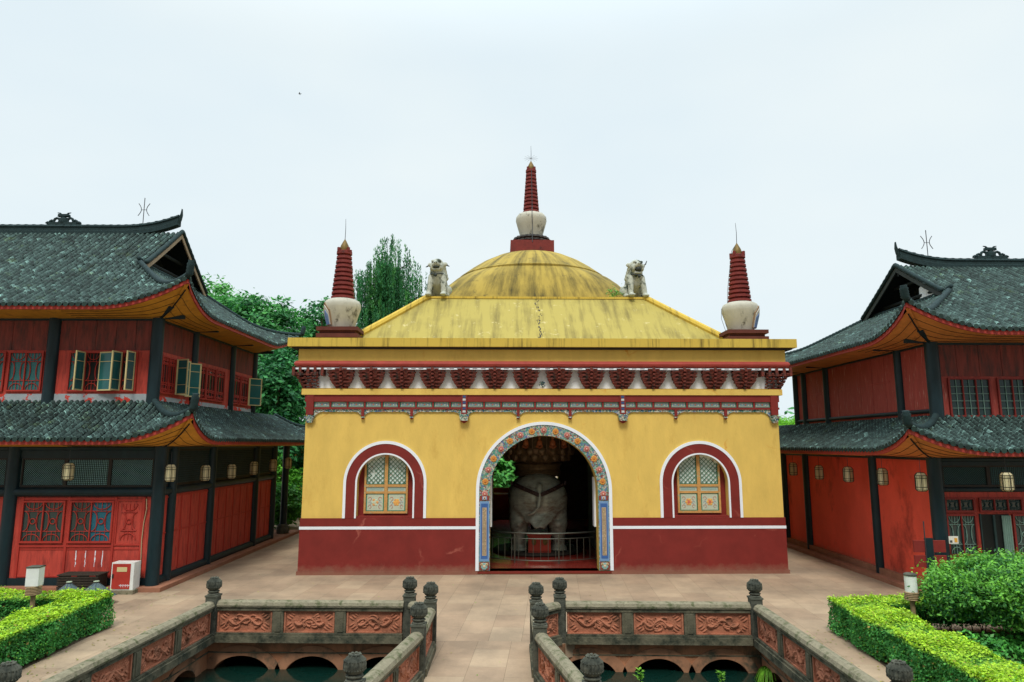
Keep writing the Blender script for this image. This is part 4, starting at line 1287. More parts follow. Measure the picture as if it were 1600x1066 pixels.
for k in range(5):
    a = -math.pi / 2 + (k - 2) * .38
    q = MB(); x, y = 1.40 * math.cos(a), 1.40 * math.sin(a)
    q.ball((x, y, 1.22), (.11, .07, .17), nu=10, nv=7); q.ball((x, y - .02, 1.44), (.06, .055, .07), nu=8, nv=6)
    limb(q, [(x - .1, y, 1.12), (x, y - .1, 1.08), (x + .1, y, 1.12)], [.045, .05, .045], n=6)
    q.build('seated_figure', M['niche'], t, smooth=True)
q = MB()
for k in range(9):
    a = -math.pi / 2 + (k - 4) * .38 + .19
    q.tube([(1.46 * math.cos(a), 1.46 * math.sin(a), 1.02), (1.46 * math.cos(a), 1.46 * math.sin(a), 1.65)], .03, n=6)
q.lathe([(1.44, 1.62), (1.52, 1.66), (1.52, 1.72), (1.44, 1.76)], n=40)
q.build('colonnade', M['lotus'], t)
# curved steel railing
t = thing('steel_railing', 'curved steel railing round the elephant\'s feet', 'railing', TP(.22, EY + 1.3, .10), TRZ)
rr = 3.15
def rp(a, z): return (rr * math.cos(a), rr * math.sin(a), z)
A = [-math.pi / 2 + (k / 20 - 1) * 1.05 for k in range(41)]
for z, rad, nm in ((1.02, .03, 'top_rail'), (.84, .016, 'middle_rail'), (.10, .02, 'bottom_rail')):
    q = MB(); q.tube([rp(a, z) for a in A], rad, n=8); q.build(nm, M['steel'], t, smooth=True)
q = MB()
for k in range(25):
    a = -math.pi / 2 + (k / 12 - 1) * 1.0
    q.tube([rp(a, .10), rp(a, .84)], .011, n=6)
q.build('baluster', M['steel'], t)
for k in range(5):
    a = -math.pi / 2 + (k / 2 - 1) * 1.0 + .12
    q = MB(); q.tube([rp(a, 0), rp(a, 1.02)], .026, n=8); q.build('upright', M['steel'], t)
t = thing('offering_box', 'red offering box with two panels between the elephant\'s hind legs', 'box', TP(.02, EY + .1, .22), TRZ)
q = MB(); q.box(-.42, .42, -.22, .22, 0, .62); q.box(-.46, .46, -.26, .26, .62, .68); q.build('case', M['box_red'], t)
for s in (-1, 1):
    q = MB(); q.box(s * .21 - .17, s * .21 + .17, -.245, -.221, .06, .56); p_ = q.build('door_panel', M['box_red'], t)
    q = MB(); q.ball((s * .21, -.25, .40), (.09, .015, .14)); q.build('painted_disc', M['gold'], p_)

# ------------------------------------------------------------------ two-storey side pavilions
def pavilion(cfg):
    s = cfg['s']
    root = thing('pavilion', cfg['label'], 'pavilion', cfg['loc'], R(cfg['rz']), 'red two storey pavilions flanking the temple')
    def P(a, b, z): return (s * a, b, z)
    def F(face, u, w, z, off):
        return P(u, off - w, z) if face == 'F' else P(off - w, u, z)
    def bx(mb, face, u0, u1, z0, z1, w0, w1, off=0.0, col=None):
        vs = [F(face, u, w, z, off) for u in (u0, u1) for w in (w0, w1) for z in (z0, z1)]
        mb.add(vs, [(0, 1, 3, 2), (4, 6, 7, 5), (0, 4, 5, 1), (2, 3, 7, 6), (0, 2, 6, 4), (1, 5, 7, 3)], col)
    def tb(mb, face, pts, rad, off=0.0, n=6, col=None):
        mb.tube([F(face, u, w, z, off) for u, w, z in pts], rad, n=n, col=col)
    def part(name, m, mb, parent=None, **k): return mb.build(name, m, parent or root, **k)

    AX = cfg['ax']; I = cfg['inset']; bL = cfg['lower_depth']; bU = cfg['upper_depth']
    # ---- roofs
    def make_roof(nm, o, ze, zt, a0, b0, b1, Dtop, G, ridge, lift, T, zs, wall_off):
        """a0, b0, b1: eave lines; Dtop: distance from eave to top; G: distance to the gable (ridge roofs)."""
        D = Dtop
        def prof(dd): 
            t = max(0.0, min(1.0, dd / D)); return ze + (zt - ze) * (.86 * t + .14 * t * t)
        def surf(a, b, side=False):
            a_, b_, c_ = a - a0, b - b0, b1 - b
            dd = min(b_, c_) if (ridge and not side and a_ >= G - .3 and min(b_, c_) > G - .35) else min(a_, b_, c_)
            r = min(math.hypot(max(0, a_), max(0, b_)), math.hypot(max(0, a_), max(0, c_)))
            return prof(dd) + lift * max(0, 1 - r / T) ** 2
        def Q(a, b, dz=0.0, side=False):
            a_, b_, c_ = a - a0, b - b0, b1 - b
            r1, r2 = math.hypot(a_, b_), math.hypot(a_, c_)
            z = surf(a, b, side) + dz
            e = .30 * max(0, 1 - r1 / T) ** 2
            a2, b2 = a - e, b - e
            e = .30 * max(0, 1 - r2 / T) ** 2
            a2, b2 = a2 - e, b2 + e
            return P(a2, b2, z)
        def dmaxF(a_): return D if (ridge and a_ >= G - .3) else min(a_, D)
        def dmaxS(b_): return max(0, min(b_, (b1 - b0) - b_, G if ridge else D))
        under = MB()
        na = int((AX - a0) / .5)
        spans = [(0, G - .3 - 1e-4), (G - .3, AX - a0)] if ridge else [(0, D), (D, AX - a0)]
        for sa, sb in spans:
            n_ = max(6, int((sb - sa) / .4))
            for far in (0, 1):
                P_ = []
                for i in range(n_ + 1):
                    a_ = sa + (sb - sa) * i / n_; dm = dmaxF(a_)
                    P_.append([Q(a0 + a_, (b1 - dm * j / 14) if far else (b0 + dm * j / 14), -.02) for j in range(15)])
                under.grid(P_)
        P_ = []
        nb = int((b1 - b0) / .4)
        for i in range(nb + 1):
            b_ = (b1 - b0) * i / nb; dm = dmaxS(b_); P_.append([Q(a0 + dm * j / 10, b0 + b_, -.02, True) for j in range(11)])
        under.grid(P_)
        if not ridge:
            under.add([P(a0 + D, b0 + D, zt - .02), P(AX, b0 + D, zt - .02), P(AX, b1 - D, zt - .02), P(a0 + D, b1 - D, zt - .02)], [(0, 1, 2, 3)])
        ro = part(nm, M['tile_under'], under)
        # tiles
        q = MB(); pitch, ex, ln = .188, .105, .155
        V, Fc, C = [], [], []
        rg = np.random.default_rng(cfg['seed'] + int(ze * 10))
        def colm(kind, u, dm):
            n = int(dm / ex)
            cb = rg.uniform(.75, 1.2)
            jog = rg.normal() * .006
            for k in range(n + 1):
                d0 = k * ex + rg.normal() * .008 - .03; d1 = min(d0 + ln, dm + .02)
                if d1 <= d0 + .03: continue
                w = .126 + rg.normal() * .004
                sk = rg.normal() * .010
                base = len(V)
                top = []
                for dd, lf in ((d0, .035 + abs(rg.normal()) * .008), (d1, .008)):
                    for j in range(5):
                        qa = (j / 4 - .5) * w + sk + jog
                        hz = .068 * math.sin(math.pi * j / 4)
                        a, b = (a0 + u, b0 + dd) if kind == 'F' else (a0 + dd, b0 + u)
                        p = list(Q(a, b, hz + lf, kind == 'S'))
                        if kind == 'F': p[0] += s * qa
                        else: p[1] += qa
                        V.append(p)
                for j in range(5):
                    p = list(V[base + j]); p[2] -= .036 + .35 * .052 * math.sin(math.pi * j / 4); V.append(p)
                t = cb * rg.uniform(.45, 1.0); rr_ = rg.random()
                c = np.array([t, t, t])
                if rr_ < .07: c = c * rg.uniform(1.6, 3.0)
                elif rr_ < .07: c = c * np.array([1.9, 1.6, 1.25])
                elif rr_ < .16: c = c * .65
                for j in range(4):
                    Fc.append((base + j, base + j + 1, base + 6 + j, base + 5 + j)); C.append(tuple(c))
                lipc = c * rg.uniform(1.8, 4.4)  # lip highlights painted into the tile tint
                for j in range(4):
                    Fc.append((base + j, base + 10 + j, base + 11 + j, base + j + 1)); C.append(tuple(lipc))
            # drip tongue
            a, b = (a0 + u, b0 - .045) if kind == 'F' else (a0 - .045, b0 + u)
            base = len(V); ctr = Q(a, b, .05)
            cc = rg.uniform(.30, .65)
            for j in range(9):
                th = math.pi * 2 * j / 8
                dx, dz = .078 * math.cos(th), .072 * math.sin(th)
                p = list(ctr); p[2] += dz - .04
                if kind == 'F': p[0] += dx
                else: p[1] += dx
                V.append(p)
            Fc.append(tuple(base + j for j in range(8))); C.append((cc * .8, cc, cc * .92))
        a_ = .10
        while a_ < AX - a0: colm('F', a_, dmaxF(a_)); a_ += pitch
        b_ = .10
        while b_ < b1 - b0 - .05: colm('S', b_, dmaxS(b_)); b_ += pitch
        q.v = V; q.f = Fc; q.c = C
        q.build('tiles', M['tile'], ro, attr=True, recalc=False)
        # fascia along the eaves
        pts = []
        na = 60
        for i in range(na + 1):
            t = (1 - i / na) ** 2; pts.append(('F', (AX - a0) * t))
        for i in range(1, nb + 1): pts.append(('S', (b1 - b0) * (i / nb)))
        line = []
        for k, u in pts:
            line.append(Q(a0 + u, b0 + .03) if k == 'F' else Q(a0 + .03, b0 + u))
        q = MB()
        vs, fs = [], []
        for i, p in enumerate(line):
            for dz, inw in ((-.035, 0), (-.155, 0), (-.155, .05), (-.035, .05)):
                k, u = pts[i]
                x, y = p[0], p[1]
                if k == 'F' : y += inw
                else: x += s * inw
                vs.append((x, y, p[2] + dz))
        for i in range(len(line) - 1):
            for k in range(4): fs.append((i * 4 + k, i * 4 + (k + 1) % 4, i * 4 + 4 + (k + 1) % 4, i * 4 + 4 + k))
        q.add(vs, fs); q.build('fascia', M['fascia'], ro)
        # soffit boards
        q = MB(); wo = wall_off
        def soff(kind, u, t):
            if kind == 'F':
                p0 = Vector(Q(a0 + u, b0 + .08, -.15)); p1 = Vector(P(max(a0 + u, wo), wo, zs))
            else:
                uu = b0 + u
                p0 = Vector(Q(a0 + .08, uu, -.15)); p1 = Vector(P(wo, max(wo, min(uu, b1 - (wo - b0))), zs))
            p = p0.lerp(p1, t)
            p.z = p0.z * (1 - t) ** 1.6 + p1.z * (1 - (1 - t) ** 1.6)
            return tuple(p)
        q.grid([[soff('F', u, j / 10) for j in range(11)] for k, u in pts if k == 'F'])
        q.grid([[soff('S', u, j / 10) for j in range(11)] for k, u in [('S', 0)] + [x for x in pts if x[0] == 'S']])
        so_ = q.build('soffit', M[cfg['soffit']], ro)
        q = MB()                                            # board seams
        for j in (2, 4, 6, 8):
            q.tube([Vector(soff('F', u, j / 10)) - Vector((0, 0, .004)) for k, u in pts if k == 'F' and u < 4], .008, n=4)
            q.tube([Vector(soff('S', u, j / 10)) - Vector((0, 0, .004)) for k, u in [('S', 0)] + pts if k == 'S' and u < 4], .008, n=4)
        q.tube([Vector(soff('F', 0, j / 10)) - Vector((0, 0, .006)) for j in range(1, 11)], .02, n=5)
        q.build('board_seam', M['gable'], so_)
        # hip ridges with upturned tips
        hd = G if ridge else D
        for far in (0, 1):
            pts2 = []
            for i in range(19):
                d_ = hd * (1 - i / 18)
                pts2.append(Q(a0 + d_, (b1 - d_) if far else (b0 + d_), .09))
            tip = Vector(pts2[-1]); dx = Vector((-s, 1 if far else -1, 0)).normalized()
            fine = []
            for i in range(len(pts2) - 1):
                for k in range(4): fine.append(Vector(pts2[i]).lerp(Vector(pts2[i + 1]), k / 4))
            for k in range(10):
                t = k / 9; fine.append(tip + dx * (.05 + .10 * t) + Vector((0, 0, cfg['tip'] * t ** 1.3)))
            q = MB(); nF = len(fine)
            q.tube(fine, [(.088 + (.02 if k > nF - 10 else 0)) * (1.0 + (.12 if k % 2 else -.06)) * (.8 if k > nF - 3 else 1) for k in range(nF)], n=10)
            q.build('hip_ridge', M['ridge'], ro, smooth='all')
        if ridge:
            gp = a0 + G
            q = MB()                                         # main ridge
            bm_ = (b0 + b1) / 2
            rp_ = []
            for i in range(41):
                u = (i / 40) ** 1.7 * (AX - gp + .12) + gp - .12
                rp_.append(Vector(P(u, bm_, zt + .02 + cfg['rlift'] * max(0, 1 - (u - gp + .12) / 2.4) ** 2.4)))
            q.sweep(rp_, [(-.15, -.12), (.15, -.12), (.15, .05), (.10, .08), (.10, .20), (.14, .22), (.10, .30), (-.10, .30), (-.14, .22), (-.10, .20), (-.10, .08), (-.15, .05)])
            e = rp_[0]; q.sweep([e + Vector((0, 0, 0)), e + Vector((-s * .05, 0, .16)), e + Vector((-s * .08, 0, .34))], [(-.10, -.02), (.10, -.02), (.05, .22), (-.05, .22)])
            rg_ = q.build('main_ridge', M['ridge'], ro)
            q = MB()
            for i in range(60):
                u = gp + .1 + i * .3
                if u > AX: break
                z = zt + .31 + cfg['rlift'] * max(0, 1 - (u - gp + .12) / 2.4) ** 2.4
                q.ball(P(u, bm_, z), (.15, .13, .04), nu=8, nv=5)
            q.build('ridge_cap_tile', M['ridge'], rg_, smooth=True)
            # scroll ornament
            q = MB(); ao = cfg['orn']
            zc = zt + .33
            q.ball(P(ao, bm_, zc + .16), (.16, .12, .2)); q.box(s * ao - .55, s * ao + .55, bm_ - .09, bm_ + .09, zc - .05, zc + .10)
            for sx in (-1, 1):
                for (ox, oz, r_) in ((.26, .17, .11), (.45, .10, .085), (.12, .33, .09), (.60, .05, .06)):
                    q.tube([(s * ao + sx * (ox + r_ * math.cos(v * .75)), bm_, zc + oz + r_ * math.sin(v * .75)) for v in range(8)], .05, n=7)
                q.tube([(s * ao + sx * .05, bm_, zc + .36), (s * ao + sx * .16, bm_, zc + .48), (s * ao + sx * .26, bm_, zc + .50)], [.04, .03, .015], n=6)
            q.box(s * ao - .2, s * ao + .2, bm_ - .08, bm_ + .08, zc + .34, zc + .43)
            q.build('scroll_ornament', M['ridge'], ro)
            q = MB(); at = cfg['tri']; z0 = zt + .3
            q.tube([P(at, bm_, z0), P(at, bm_, z0 + 1.15)], .016, n=6)
            for sx in (-1, 1):
                q.tube([(s * at + sx * (.06 + .16 - .12 * math.sin(math.pi * v / 8)), bm_, z0 + .42 + .5 * v / 8) for v in range(9)], .014, n=5)
                q.tube([(s * at, bm_, z0 + .66), (s * at + sx * .11, bm_, z0 + .66)], .010, n=4)
            q.build('trident_rod', M['wire'], ro)
            # verge ridges, barge boards, gable
            for far in (0, 1):
                vp = []
                for i in range(25):
                    d_ = G - .1 + (D - G + .1) * i / 24
                    vp.append(Vector(P(gp - .28, (b1 - d_) if far else (b0 + d_), prof(d_) + .10)))
                q = MB(); q.tube(vp, [.07 * (1 + (.12 if k % 2 else -.06)) for k in range(len(vp))], n=8); q.build('verge_ridge', M['ridge'], ro, smooth='all')
                q = MB()
                vs, fs = [], []
                for p in vp:
                    for dx_, dz in ((.0, -.08), (.0, -.30), (.05, -.30), (.05, -.08)): vs.append((p.x + s * dx_, p.y, p.z + dz))
                for i in range(len(vp) - 1):
                    for k in range(4): fs.append((i * 4 + k, i * 4 + (k + 1) % 4, i * 4 + 4 + (k + 1) % 4, i * 4 + 4 + k))
                q.add(vs, fs); q.build('barge_board', M['gable_board'] if s < 0 else M['gable_board_dark'], ro)
            q = MB()
            zb_ = prof(G) - .05
            hw = (b1 - b0) / 2 - G
            for k in range(12):
                y0 = bm_ - hw + 2 * hw * k / 12; y1 = bm_ - hw + 2 * hw * (k + 1) / 12 - .02
                def zg(y): return prof(D - abs(y - bm_)) - .12
                q.add([P(gp + .95, y0, zb_), P(gp + .95, y1, zb_), P(gp + .95, y1, zg(y1)), P(gp + .95, y0, zg(y0)), P(gp + 1.0, y0, zb_), P(gp + 1.0, y1, zb_), P(gp + 1.0, y1, zg(y1)), P(gp + 1.0, y0, zg(y0))],
                      [(0, 1, 2, 3), (0, 4, 5, 1), (1, 5, 6, 2), (2, 6, 7, 3), (3, 7, 4, 0)])
            for z in (zb_ + .35, zb_ + .95): 
                w_ = hw * (1 - (z - zb_) / (zt - zb_)) - .05
                q.tube([P(gp + .2, bm_ - w_, z), P(gp + .2, bm_ + w_, z)], .07, n=8)
            q.tube([P(gp - .2, bm_, zt - .28), P(gp + .4, bm_, zt - .28)], .09, n=8)
            q.build('gable', M['gable'], ro)
            q = MB(); bp = []
            for i in range(41):
                u = -1 + 2 * i / 40; y = bm_ + u * (hw + .15)
                bp.append(P(gp - .02 - .25 * (1 - abs(u) ** 2) * 0, y, prof(G) + .06 + .14 * abs(u) ** 6))
            q.tube(bp, [.07 * (1 + (.10 if k % 2 else -.05)) for k in range(41)], n=8)
            q.build('gable_base_ridge', M['ridge'], ro, smooth='all')
            if cfg.get('cloth'):
                q = MB()
                q.grid([[P(gp + .15 + .05 * math.sin(i * 1.3), bm_ - hw * .62 + i * .17 , zb_ + .12 + j * .16 - .04 * abs(i - 3) * (j / 4)) for j in range(5)] for i in range(7)])
                q.build('white_cloth', M['white'], ro)
        return ro
    oL, oU = cfg['ovL'], cfg['ovU']
    make_roof('lower_roof', oL, cfg['zeL'], cfg['ztL'], -oL, -oL, bL + oL, oL + I, oL + I, False, cfg['liftL'], 2.3, cfg['zeL'] - .2, .0)
    make_roof('upper_roof', oU, cfg['zeU'], cfg['ztU'], I - oU, I - oU, bU + oU, (bU + oU - I + oU) / 2, cfg['G'], True, cfg['liftU'], 2.6, cfg['zeU'] - .2, I)

    # ---- plinth
    q = MB(); bx(q, 'F', -.45, AX, 0, .12, -bL, .42); part('plinth', M['plinth'], q)
    # ---- columns
    zl, zu0, zu1 = cfg['zeL'] - .15, cfg['ztL'] - .3, cfg['zeU'] - .1
    def column(a, b, z0, z1, r, base=False):
        q = MB(); q.lathe([(r, z0), (r, z1)], n=20); o = q.build('column', M['column'], root, smooth=True); o.location = P(a, b, 0)
        if base:
            q = MB(); q.lathe([(r * 1.9, .12), (r * 2.0, .3), (r * 1.7, .48), (r * 1.3, .55)], n=8); q.build('column_base', M['stone_post'], o)
    r = cfg['colr']
    column(.0, .0, .12, zl, r)
    for a in cfg['colsF']: column(a, 0, .12, zl, r)
    for b in cfg['colsS']: column(0, b, .12, zl, r * .9)
    for b in cfg.get('porch', []): column(0, b, .12, zl, r * .8, base=True)
    column(I, I, zu0, zu1, r)
    for a in cfg['ucolsF']: column(a, I, zu0, zu1, r)
    for b in cfg['ucolsS']: column(I, b, zu0, zu1, r * .8)
    # ---- core (interior dark volume so that nothing shows through)
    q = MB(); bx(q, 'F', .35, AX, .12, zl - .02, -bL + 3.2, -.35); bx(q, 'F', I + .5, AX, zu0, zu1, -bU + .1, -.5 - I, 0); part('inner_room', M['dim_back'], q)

    def lattice_leaf(mb, face, u0, u1, z0, z1, off, ring=False, rad=.011, w=.0):
        """bent wood lattice: bowl arc, waist arcs, dome arc, bars."""
        cu = (u0 + u1) / 2; hw = (u1 - u0) / 2; H = z1 - z0
        for f_ in (.25, .77): tb(mb, face, [(u0, w, z0 + H * f_), (u1, w, z0 + H * f_)], rad * .9, off)
        tb(mb, face, [(cu, w, z0 + H * .77), (cu, w, z1)], rad * .8, off); tb(mb, face, [(cu, w, z0), (cu, w, z0 + H * .25)], rad * .8, off)
        arc = lambda c0, rx, c1, rz, t0, t1: [(c0 + rx * math.cos(t0 + (t1 - t0) * k / 10), w, c1 + rz * math.sin(t0 + (t1 - t0) * k / 10)) for k in range(11)]
        tb(mb, face, arc(cu, hw * .95, z1, H * .18, math.pi, 2 * math.pi), rad, off)
        tb(mb, face, arc(cu, hw * .95, z0, H * .18, 0, math.pi), rad, off)
        tb(mb, face, arc(u0, hw * .62, z0 + H * .51, H * .26, -math.pi / 2, math.pi / 2), rad, off)
        tb(mb, face, arc(u1, hw * .62, z0 + H * .51, H * .26, math.pi / 2, math.pi * 1.5), rad, off)
        for x in (-.5, .5): tb(mb, face, [(cu + hw * x, w, z0), (cu + hw * x, w, z1)], rad * .6, off)
        if ring: tb(mb, face, arc(cu, hw * .30, z0 + H * .51, hw * .30, 0, 2 * math.pi), rad * 1.2, off)

    def window(face, edges, z0, z1, off, ring=False, glass='pane', frame='frame_red', style='bent', lat=None, special=None):
        """one window with several leaves between the given edges."""
        q = MB()
        u0, u1 = edges[0], edges[-1]
        fw = .05
        bx(q, face, u0 - fw, u1 + fw, z1, z1 + fw, .02, .07, off); bx(q, face, u0 - fw, u1 + fw, z0 - fw, z0, .02, .07, off)
        for i, e in enumerate(edges):
            w_ = fw if i in (0, len(edges) - 1) else .028
            x = e if 0 < i < len(edges) - 1 else (e - fw / 2 if i == 0 else e + fw / 2)
            bx(q, face, x - w_ / 2 - .001, x + w_ / 2 + .001, z0 + .001, z1 - .001, .02, .069, off)
        wf = part('window', M[frame], q)
        for i in range(len(edges) - 1):
            g = MB(); bx(g, face, edges[i], edges[i + 1], z0 + .001, z1 - .001, .008, .018, off)
            g.build('pane', M[special[i] if special and special.get(i) else glass], wf)
        l = MB()
        for i in range(len(edges) - 1):
            a, b = edges[i] + .03, edges[i + 1] - .03
            if style == 'bent': lattice_leaf(l, face, a, b, z0, z1, off, ring, w=.038)
            elif style == 'grid':
                for k in range(1, 2): bx(l, face, a + (b - a) * .5 - .01, a + (b - a) * .5 + .01, z0, z1, .03, .045, off)
                for k in range(1, 5): bx(l, face, a - .01, b + .01, z0 + (z1 - z0) * k / 5 - .009, z0 + (z1 - z0) * k / 5 + .009, .028, .047, off)
            elif style == 'slim':
                for f_ in (.10, .28, .80, .92): bx(l, face, a, b, z0 + (z1 - z0) * f_ - .012, z0 + (z1 - z0) * f_ + .012, .026, .05, off)
                for f_ in (.28, .72): bx(l, face, a + (b - a) * f_ - .011, a + (b - a) * f_ + .011, z0, z1, .024, .052, off)
                lattice_leaf(l, face, a, b, z0 + (z1 - z0) * .80, z1, off, w=.04, rad=.012); lattice_leaf(l, face, a, b, z0, z0 + (z1 - z0) * .28, off, w=.04, rad=.012)
        l.build('window_lattice', M[lat or frame], wf)
        return wf

    def casement(face, uh, z0, z1, wd, ang, off, m='cream', label=None):
        """open casement leaf, hinged at uh, swung out by ang degrees."""
        fr = MB(); gl = MB()
        c, s_ = math.cos(R(ang)), math.sin(R(ang))
        def L(mb, x0, x1, za, zb, t0, t1):
            vs = [F(face, uh + x * c + t * s_, .07 + abs(x) * abs(s_) + t * abs(c), z, off) for x in (x0, x1) for t in (t0, t1) for z in (za, zb)]
            mb.add(vs, [(0, 1, 3, 2), (4, 6, 7, 5), (0, 4, 5, 1), (2, 3, 7, 6), (0, 2, 6, 4), (1, 5, 7, 3)])
        L(fr, 0, .04, z0, z1, 0, .035); L(fr, wd - .04, wd, z0, z1, 0, .035)
        for za in (z0, z0 + (z1 - z0) * .27, z0 + (z1 - z0) * .74, z1 - .04): L(fr, .04, wd - .04, za, za + (.04 if za in (z0, z1 - .04) else .018), .001, .034)
        L(gl, .041, wd - .041, z0 + .04, z1 - .04, .012, .02)
        o = part('open_casement', M[m], fr)
        gl.build('pane', M['pane_teal'], o)
        return o

    # ---- lower front
    zb, zbeam0, zbeam1, zlat1 = .33, cfg['beam'][0], cfg['beam'][1], cfg['lat1']
    colsF = [0] + cfg['colsF']
    for i in range(len(colsF) - 1):
        q = MB(); q.tube([P(colsF[i], 0, (zbeam0 + zbeam1) / 2), P(colsF[i + 1], 0, (zbeam0 + zbeam1) / 2)], (zbeam1 - zbeam0) / 2, n=14); q.build('tie_beam', M['column'], root, smooth=True)
    cs = [0] + cfg['colsS']
    if s < 0:
        for i in range(len(cs) - 1):
            q = MB(); q.tube([P(0, cs[i], (zbeam0 + zbeam1) / 2), P(0, cs[i + 1], (zbeam0 + zbeam1) / 2)], (zbeam1 - zbeam0) / 2 * .9, n=14); q.build('tie_beam', M['column'], root, smooth=True)
            q = MB(); q.tube([P(0, cs[i], .20), P(0, cs[i + 1], .20)], .13, n=12); q.build('foot_beam', M['column'], root, smooth=True)
    q = MB(); bx(q, 'F', .05, AX, .12, zb, -.1, .06); part('sill_beam', M['column'], q)
    q = MB(); bx(q, 'F', .05, AX, zlat1, zl, -.08, .03)
    for i in range(len(colsF) - 1): q.tube([P(colsF[i], 0, zl - .08), P(colsF[i + 1], 0, zl - .08)], .09, n=10)
    bx(q, 'S', .05, bL - 3.2, zl - .12, zl, -.06, .06)
    part('eaves_beam', M['column'], q)
    q = MB()                                               # red timber wall
    for i in range(len(colsF) - 1):
        bx(q, 'F', colsF[i] + .1, colsF[i + 1] - .1, zb, zbeam0 + .05, -.08, .0)
    lw = part('timber_wall', M['redwood'], q)
    q = MB(); q2 = MB(); qc = MB(); qs = []                                    # lattice transom
    for i in range(len(colsF) - 1):
        x0, x1 = colsF[i] + .18, colsF[i + 1] - .18
        bx(qc, 'F', x0, x1, zbeam1, zlat1, -.08, -.04)
        n3 = 3
        for k in range(n3):
            q = MB(); qs.append(q)
            xa = x0 + .06 + (x1 - x0 - .06) * k / n3; xb = x0 + (x1 - x0 - .06) * (k + 1) / n3 - .04
            za, zc = zbeam1 + .06, zlat1 - .05
            if (k % 2) == 0:
                st = .062
                for dg_ in (-1, 1):
                    u = xa - (zc - za)
                    while u < xb + (zc - za):
                        # clip diagonal
                        pts = []
                        for z in (za, zc):
                            pts.append((u + (z - za) * (1 if dg_ > 0 else 1) if dg_ > 0 else u + (zc - z), z))
                        (ua, z0_), (ub, z1_) = pts
                        # param clip
                        t0, t1 = 0.0, 1.0; du = ub - ua
                        for bound, sg in ((xa, 1), (xb, -1)):
                            f0 = sg * (ua - bound); f1 = sg * (ub - bound)
                            if f0 < 0 and f1 < 0: t0, t1 = 1, 0; break
                            if f0 < 0: t0 = max(t0, f0 / (f0 - f1))
                            if f1 < 0: t1 = min(t1, f0 / (f0 - f1))
                        if t1 - t0 > .05:
                            pa = (ua + du * t0, z0_ + (z1_ - z0_) * t0); pb = (ua + du * t1, z0_ + (z1_ - z0_) * t1)
                            hw = .009; w = -.034 + .004 * dg_
                            vs = [F('F', pa[0] - hw, w, pa[1], 0), F('F', pa[0] + hw, w, pa[1], 0), F('F', pb[0] + hw, w, pb[1], 0), F('F', pb[0] - hw, w, pb[1], 0),
                                  F('F', pa[0] - hw, w + .016, pa[1], 0), F('F', pa[0] + hw, w + .016, pa[1], 0), F('F', pb[0] + hw, w + .016, pb[1], 0), F('F', pb[0] - hw, w + .016, pb[1], 0)]
                            q.add(vs, [(4, 5, 6, 7), (0, 4, 7, 3), (1, 2, 6, 5)])
                        u += st
            else:
                st = .055; u = xa
                while u < xb: bx(q, 'F', u - .008, u + .008, za, zc, -.036, -.02); u += st
                z = za
                while z < zc: bx(q, 'F', xa, xb, z - .008, z + .008, -.034, -.016); z += st
            for (e0, e1) in ((xa - .05, xa), (xb, xb + .05)): bx(q2, 'F', e0, e1, zbeam1, zlat1, -.04, .02)
            bx(q2, 'F', xa, xb, zbeam1, za, -.04, .02); bx(q2, 'F', xa, xb, zc, zlat1, -.04, .02)
    tr_ = part('transom', M['inside_dark'], q2)
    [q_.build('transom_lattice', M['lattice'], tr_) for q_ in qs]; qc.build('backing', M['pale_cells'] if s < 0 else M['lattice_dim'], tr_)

    # ---- upper walls
    zw0, zw1 = zu0, zu1
    cuF = [I] + cfg['ucolsF']; cuS = [I] + cfg['ucolsS']
    q = MB()
    rr_ = random.Random(5)
    qu = MB()
    def boards(face, u0, u1, z0, z1, off, wdt=.0, k0=.0):
        n = max(1, round((u1 - u0) / (wdt or .6)))
        for k in range(n):
            a = u0 + (u1 - u0) * k / n; b = u0 + (u1 - u0) * (k + 1) / n
            bx(q, face, a + .006, b - .006, z0, z1, -.05, .0 + rr_.random() * .008, off)
    zm = cfg['uwin'][1] + .1
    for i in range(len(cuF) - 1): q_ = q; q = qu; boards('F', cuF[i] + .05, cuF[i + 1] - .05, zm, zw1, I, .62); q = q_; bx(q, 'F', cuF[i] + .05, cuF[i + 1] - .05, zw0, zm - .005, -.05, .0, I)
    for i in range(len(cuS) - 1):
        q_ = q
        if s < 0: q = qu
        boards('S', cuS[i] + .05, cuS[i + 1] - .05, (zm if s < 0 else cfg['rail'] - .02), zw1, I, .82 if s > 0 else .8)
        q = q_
        bx(q, 'S', cuS[i] + .05, cuS[i + 1] - .05, zw0, (zm if s < 0 else cfg['rail'] - .03), -.05, .0, I)
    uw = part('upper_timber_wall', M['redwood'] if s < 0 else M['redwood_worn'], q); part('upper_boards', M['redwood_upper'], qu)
    q = MB()
    bx(q, 'F', I, AX, zw1 - .16, zw1 + .0, -.03, .07, I); bx(q, 'S', I, bU, zw1 - .16, zw1, -.03, .07, I)
    for b in cuS: bx(q, 'S', b - .06, b + .06, zw1 - .10, zw1 + .02, -.1, cfg['ovU'] - .5, I)
    # corner bracket pole
    q.tube([P(I, I, zw1 - .05), P(I - .75, I - .75, zw1 + .18)], [.10, .09], n=10)
    part('wall_plate', M['column'], q)
    if s < 0:
        q = MB()
        for i in range(len(cuF) - 1): bx(q, 'F', cuF[i] + .15, cuF[i + 1] - .15, zw0, zw0 + .55, .0, .02, I)
        for i in range(len(cuS) - 1): bx(q, 'S', cuS[i] + .12, cuS[i + 1] - .12, zw0, zw0 + .50, .0, .02, I)
        part('peeling_strip', M['peel'], q)
        # upper front windows
        z0, z1 = cfg['uwin']
        window('F', [4.42, 4.92, 5.42], z0, z1, I, glass='pane_teal')
        window('F', [5.62, 6.12, 6.62], z0, z1, I, glass='pane_teal')
        window('F', [1.42, 1.85, 2.08, 2.55, 3.02, 3.50], z0, z1, I, glass='pane_teal', special={0: 'black', 3: 'black'})
